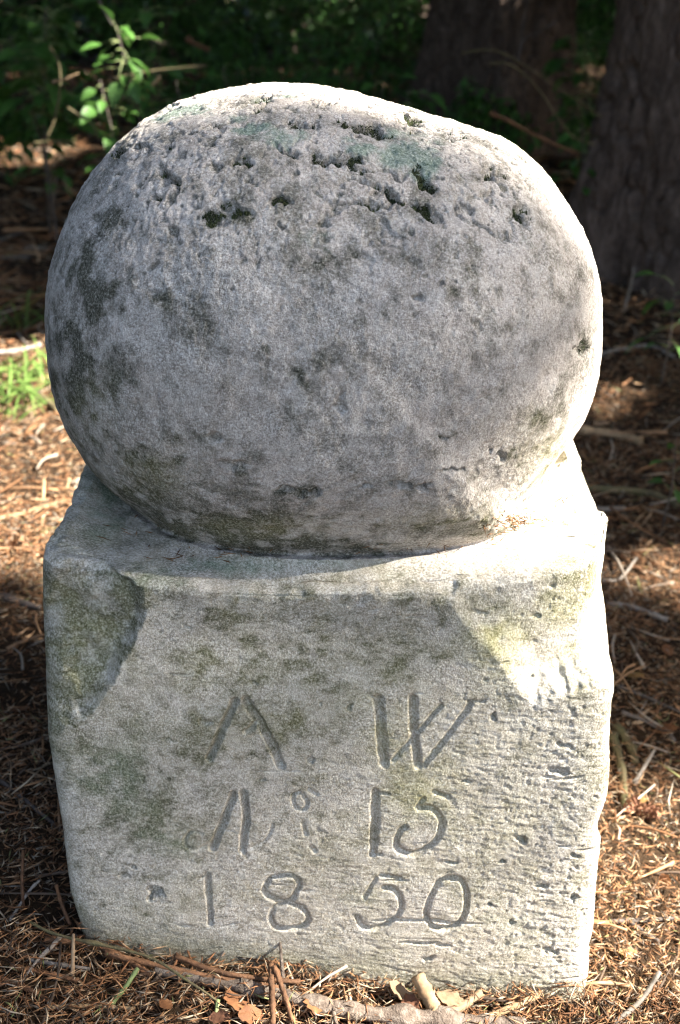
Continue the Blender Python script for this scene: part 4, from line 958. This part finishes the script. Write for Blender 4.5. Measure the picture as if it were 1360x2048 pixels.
# ------------------------------------------------------------------ needle litter
def footprint(x, y): return (np.abs(x + .003) < .205) & (np.abs(y) < .19)
def needles(n, area, size, thick, heap, seed, clump=0):
    g = np.random.default_rng(seed)
    u = area(g, n); x, y = u[:, 0], u[:, 1]; cl = fbm(np.stack([x, y, np.zeros(n)], -1), 9, 3, 40. + seed); ok = ~footprint(x, y) & (g.random(n) < .35 + .65 * sstep(-.35, .25, cl)); x, y, cl = x[ok], y[ok], cl[ok]; n = len(x)
    z = gz(x, y) + g.random(n) ** 1.5 * heap * (.6 + .8 * sstep(-.2, .4, cl))
    a = g.random(n) * 2 * np.pi; el = g.normal(0, .28, n)
    d = np.stack([np.cos(a) * np.cos(el), np.sin(a) * np.cos(el), np.sin(el)], -1)
    s = np.stack([-np.sin(a), np.cos(a), np.zeros(n)], -1); up = np.cross(d, s) * -1
    L = (size * np.exp(g.normal(0, .38, n)))[:, None]; w = (thick * g.uniform(.7, 1.4, n))[:, None]; bend = g.normal(0, .055, (n, 1)) * L
    p = np.stack([x, y, z], -1); m = p + s * bend + up * np.abs(bend) * .4
    V = np.stack([p - d * L * .5, m + s * w, m - s * w * .5 + up * w * .9, m - s * w * .5 - up * w * .9, p + d * L * .5], 1)
    V = V.reshape(-1, 3); i = np.arange(n)[:, None] * 5
    F = np.concatenate([i + np.array([q]) for q in ([0, 1, 2], [0, 2, 3], [0, 3, 1], [4, 2, 1], [4, 3, 2], [4, 1, 3])])
    pal = np.array([(.42, .225, .11), (.34, .16, .075), (.52, .34, .20), (.22, .105, .05), (.58, .46, .32), (.12, .08, .055), (.32, .275, .22), (.26, .27, .11)])
    k = g.choice(len(pal), n, p=[.20, .17, .16, .16, .08, .12, .09, .02]); t = np.clip(pal[k] * g.uniform(.5, .95, (n, 1)), 0, .75)
    return V, F, np.repeat(t, 5, 0)
def box(x0, x1, y0, y1):
    return lambda g, n: np.stack([g.uniform(x0, x1, n), g.uniform(y0, y1, n)], -1)
def wedge(y0, y1, k):
    def f(g, n):
        y = g.uniform(y0, y1, n); return np.stack([g.uniform(-1, 1, n) * (k * (y + .957) + .1), y], -1)
    return f
def litter():
    sets = [needles(80000, box(-.62, .62, -.42, .45), .0125, .00055, .016, 1), needles(70000, wedge(.45, 1.5, .36), .016, .0007, .014, 2),
            needles(18000, wedge(1.5, 3.6, .36), .030, .0014, .02, 3), needles(12000, wedge(3.6, 9, .36), .055, .003, .03, 4),
            needles(1300, box(-.62, .62, -.42, .45), .042, .0012, .020, 5), needles(1500, wedge(.45, 2.2, .36), .06, .0016, .020, 6), needles(1800, wedge(2.2, 6, .36), .14, .0035, .04, 7),
            needles(6000, box(-.3, .3, -.36, -.19), .018, .0007, .018, 8)]
    o = 0; Vs, Fs, Ts = [], [], []
    for V, F, T in sets: Vs.append(V); Fs.append(F + o); Ts.append(T); o += len(V)
    ob = link('needle_litter', mesh_np('needle_litter', np.vstack(Vs), np.vstack(Fs), {'tint': np.vstack(Ts)}), M['litter'])
    tag(ob, 'carpet of fallen brown spruce needles and twig bits covering the ground', 'litter', kind='stuff')
litter()
def lodged(name, label, spots, seed):
    """dry needles that have dropped on to the ledge of the stone"""
    g = np.random.default_rng(seed); Q = STONE.reshape(-1, 3); U = project(Q); ok = (Q[:, 2] > .34) & (Q[:, 2] < .42) & (Q[:, 1] < .08); Q, U = Q[ok], U[ok]; P = []
    for (cx, cy, rx, ry, n) in spots:
        for _ in range(n):
            k = np.argmin(((U - [g.normal(cx, rx), g.normal(cy, ry)]) ** 2).sum(1)); P.append(Q[k] + np.array([0, -.001, g.uniform(.0005, .004)]))
    P = np.array(P); n = len(P); a = g.random(n) * 6.28; d = np.stack([np.cos(a), np.sin(a), g.normal(0, .25, n)], -1); sd = np.stack([-np.sin(a), np.cos(a), np.zeros(n)], -1)
    L = g.uniform(.008, .016, n)[:, None]; w = .0006
    V = np.stack([P - d * L / 2, P + sd * w, P - sd * w * .5 + np.array([0, 0, w]), P - sd * w * .5 - np.array([0, 0, w * .5]), P + d * L / 2], 1).reshape(-1, 3); i = np.arange(n)[:, None] * 5
    F = np.concatenate([i + np.array([q]) for q in ([0, 1, 2], [0, 2, 3], [0, 3, 1], [4, 2, 1], [4, 3, 2], [4, 1, 3])])
    t = np.array([.20, .11, .055]) * g.uniform(.5, 1.4, (n, 1))
    tag(link(name, mesh_np(name, V, F, {'tint': np.repeat(t, 5, 0)}), M['litter']), label, 'litter', kind='stuff')
lodged('needle_clump', 'little clump of dry needles caught where the ball meets the sunlit ledge', [(1030, 1045, 22, 8, 90), (985, 1066, 14, 6, 26)], 3)
lodged('ledge_needles', 'stray dry needles lying along the crease under the ball', [(800, 1100, 90, 7, 22), (450, 1108, 90, 7, 20), (250, 1060, 40, 18, 9), (1110, 1010, 40, 20, 8)], 4)
def twiglets():
    g = np.random.default_rng(77); ts = []
    def add(n, area, L, r):
        xy = area(g, n); xy = xy[~footprint(xy[:, 0], xy[:, 1])]
        for (x, y) in xy:
            a = g.random() * 6.28; l = L * g.uniform(.4, 1.4); z = float(gz(x, y)) + g.uniform(.003, .014); d = np.array([math.cos(a), math.sin(a), g.normal(0, .12)]); s = np.array([-d[1], d[0], 0])
            ts.append(tube([np.array([x, y, z]) - d * l / 2, np.array([x, y, z + .003]) + s * g.normal(0, .07) * l, np.array([x, y, z]) + d * l / 2], r * g.uniform(.6, 1.4), r * .5, n=6, sides=5, rough=.25, seed=int(g.integers(1e6))))
    add(240, box(-.62, .62, -.42, .45), .07, .0018); add(260, wedge(.45, 2.2, .36), .11, .0025); add(160, wedge(2.2, 6, .36), .3, .006)
    V = [t[0] for t in ts]; T = [np.tile(np.array([(.17, .085, .04), (.26, .15, .08), (.10, .07, .05), (.30, .25, .2)][g.integers(0, 4)]) * g.uniform(.7, 1.3), (len(v), 1)) for v in V]
    Fs, o = [], 0
    for v, F, a, b in ts: Fs += [F[:, [0, 1, 2]] + o, F[:, [0, 2, 3]] + o, a + o, b + o]; o += len(v)
    ob = link('twig_litter', mesh_np('twig_litter', np.vstack(V), np.vstack(Fs), {'tint': np.vstack(T)}), M['litter'])
    tag(ob, 'scattered small broken twigs lying among the needles', 'litter', kind='stuff')
twiglets()
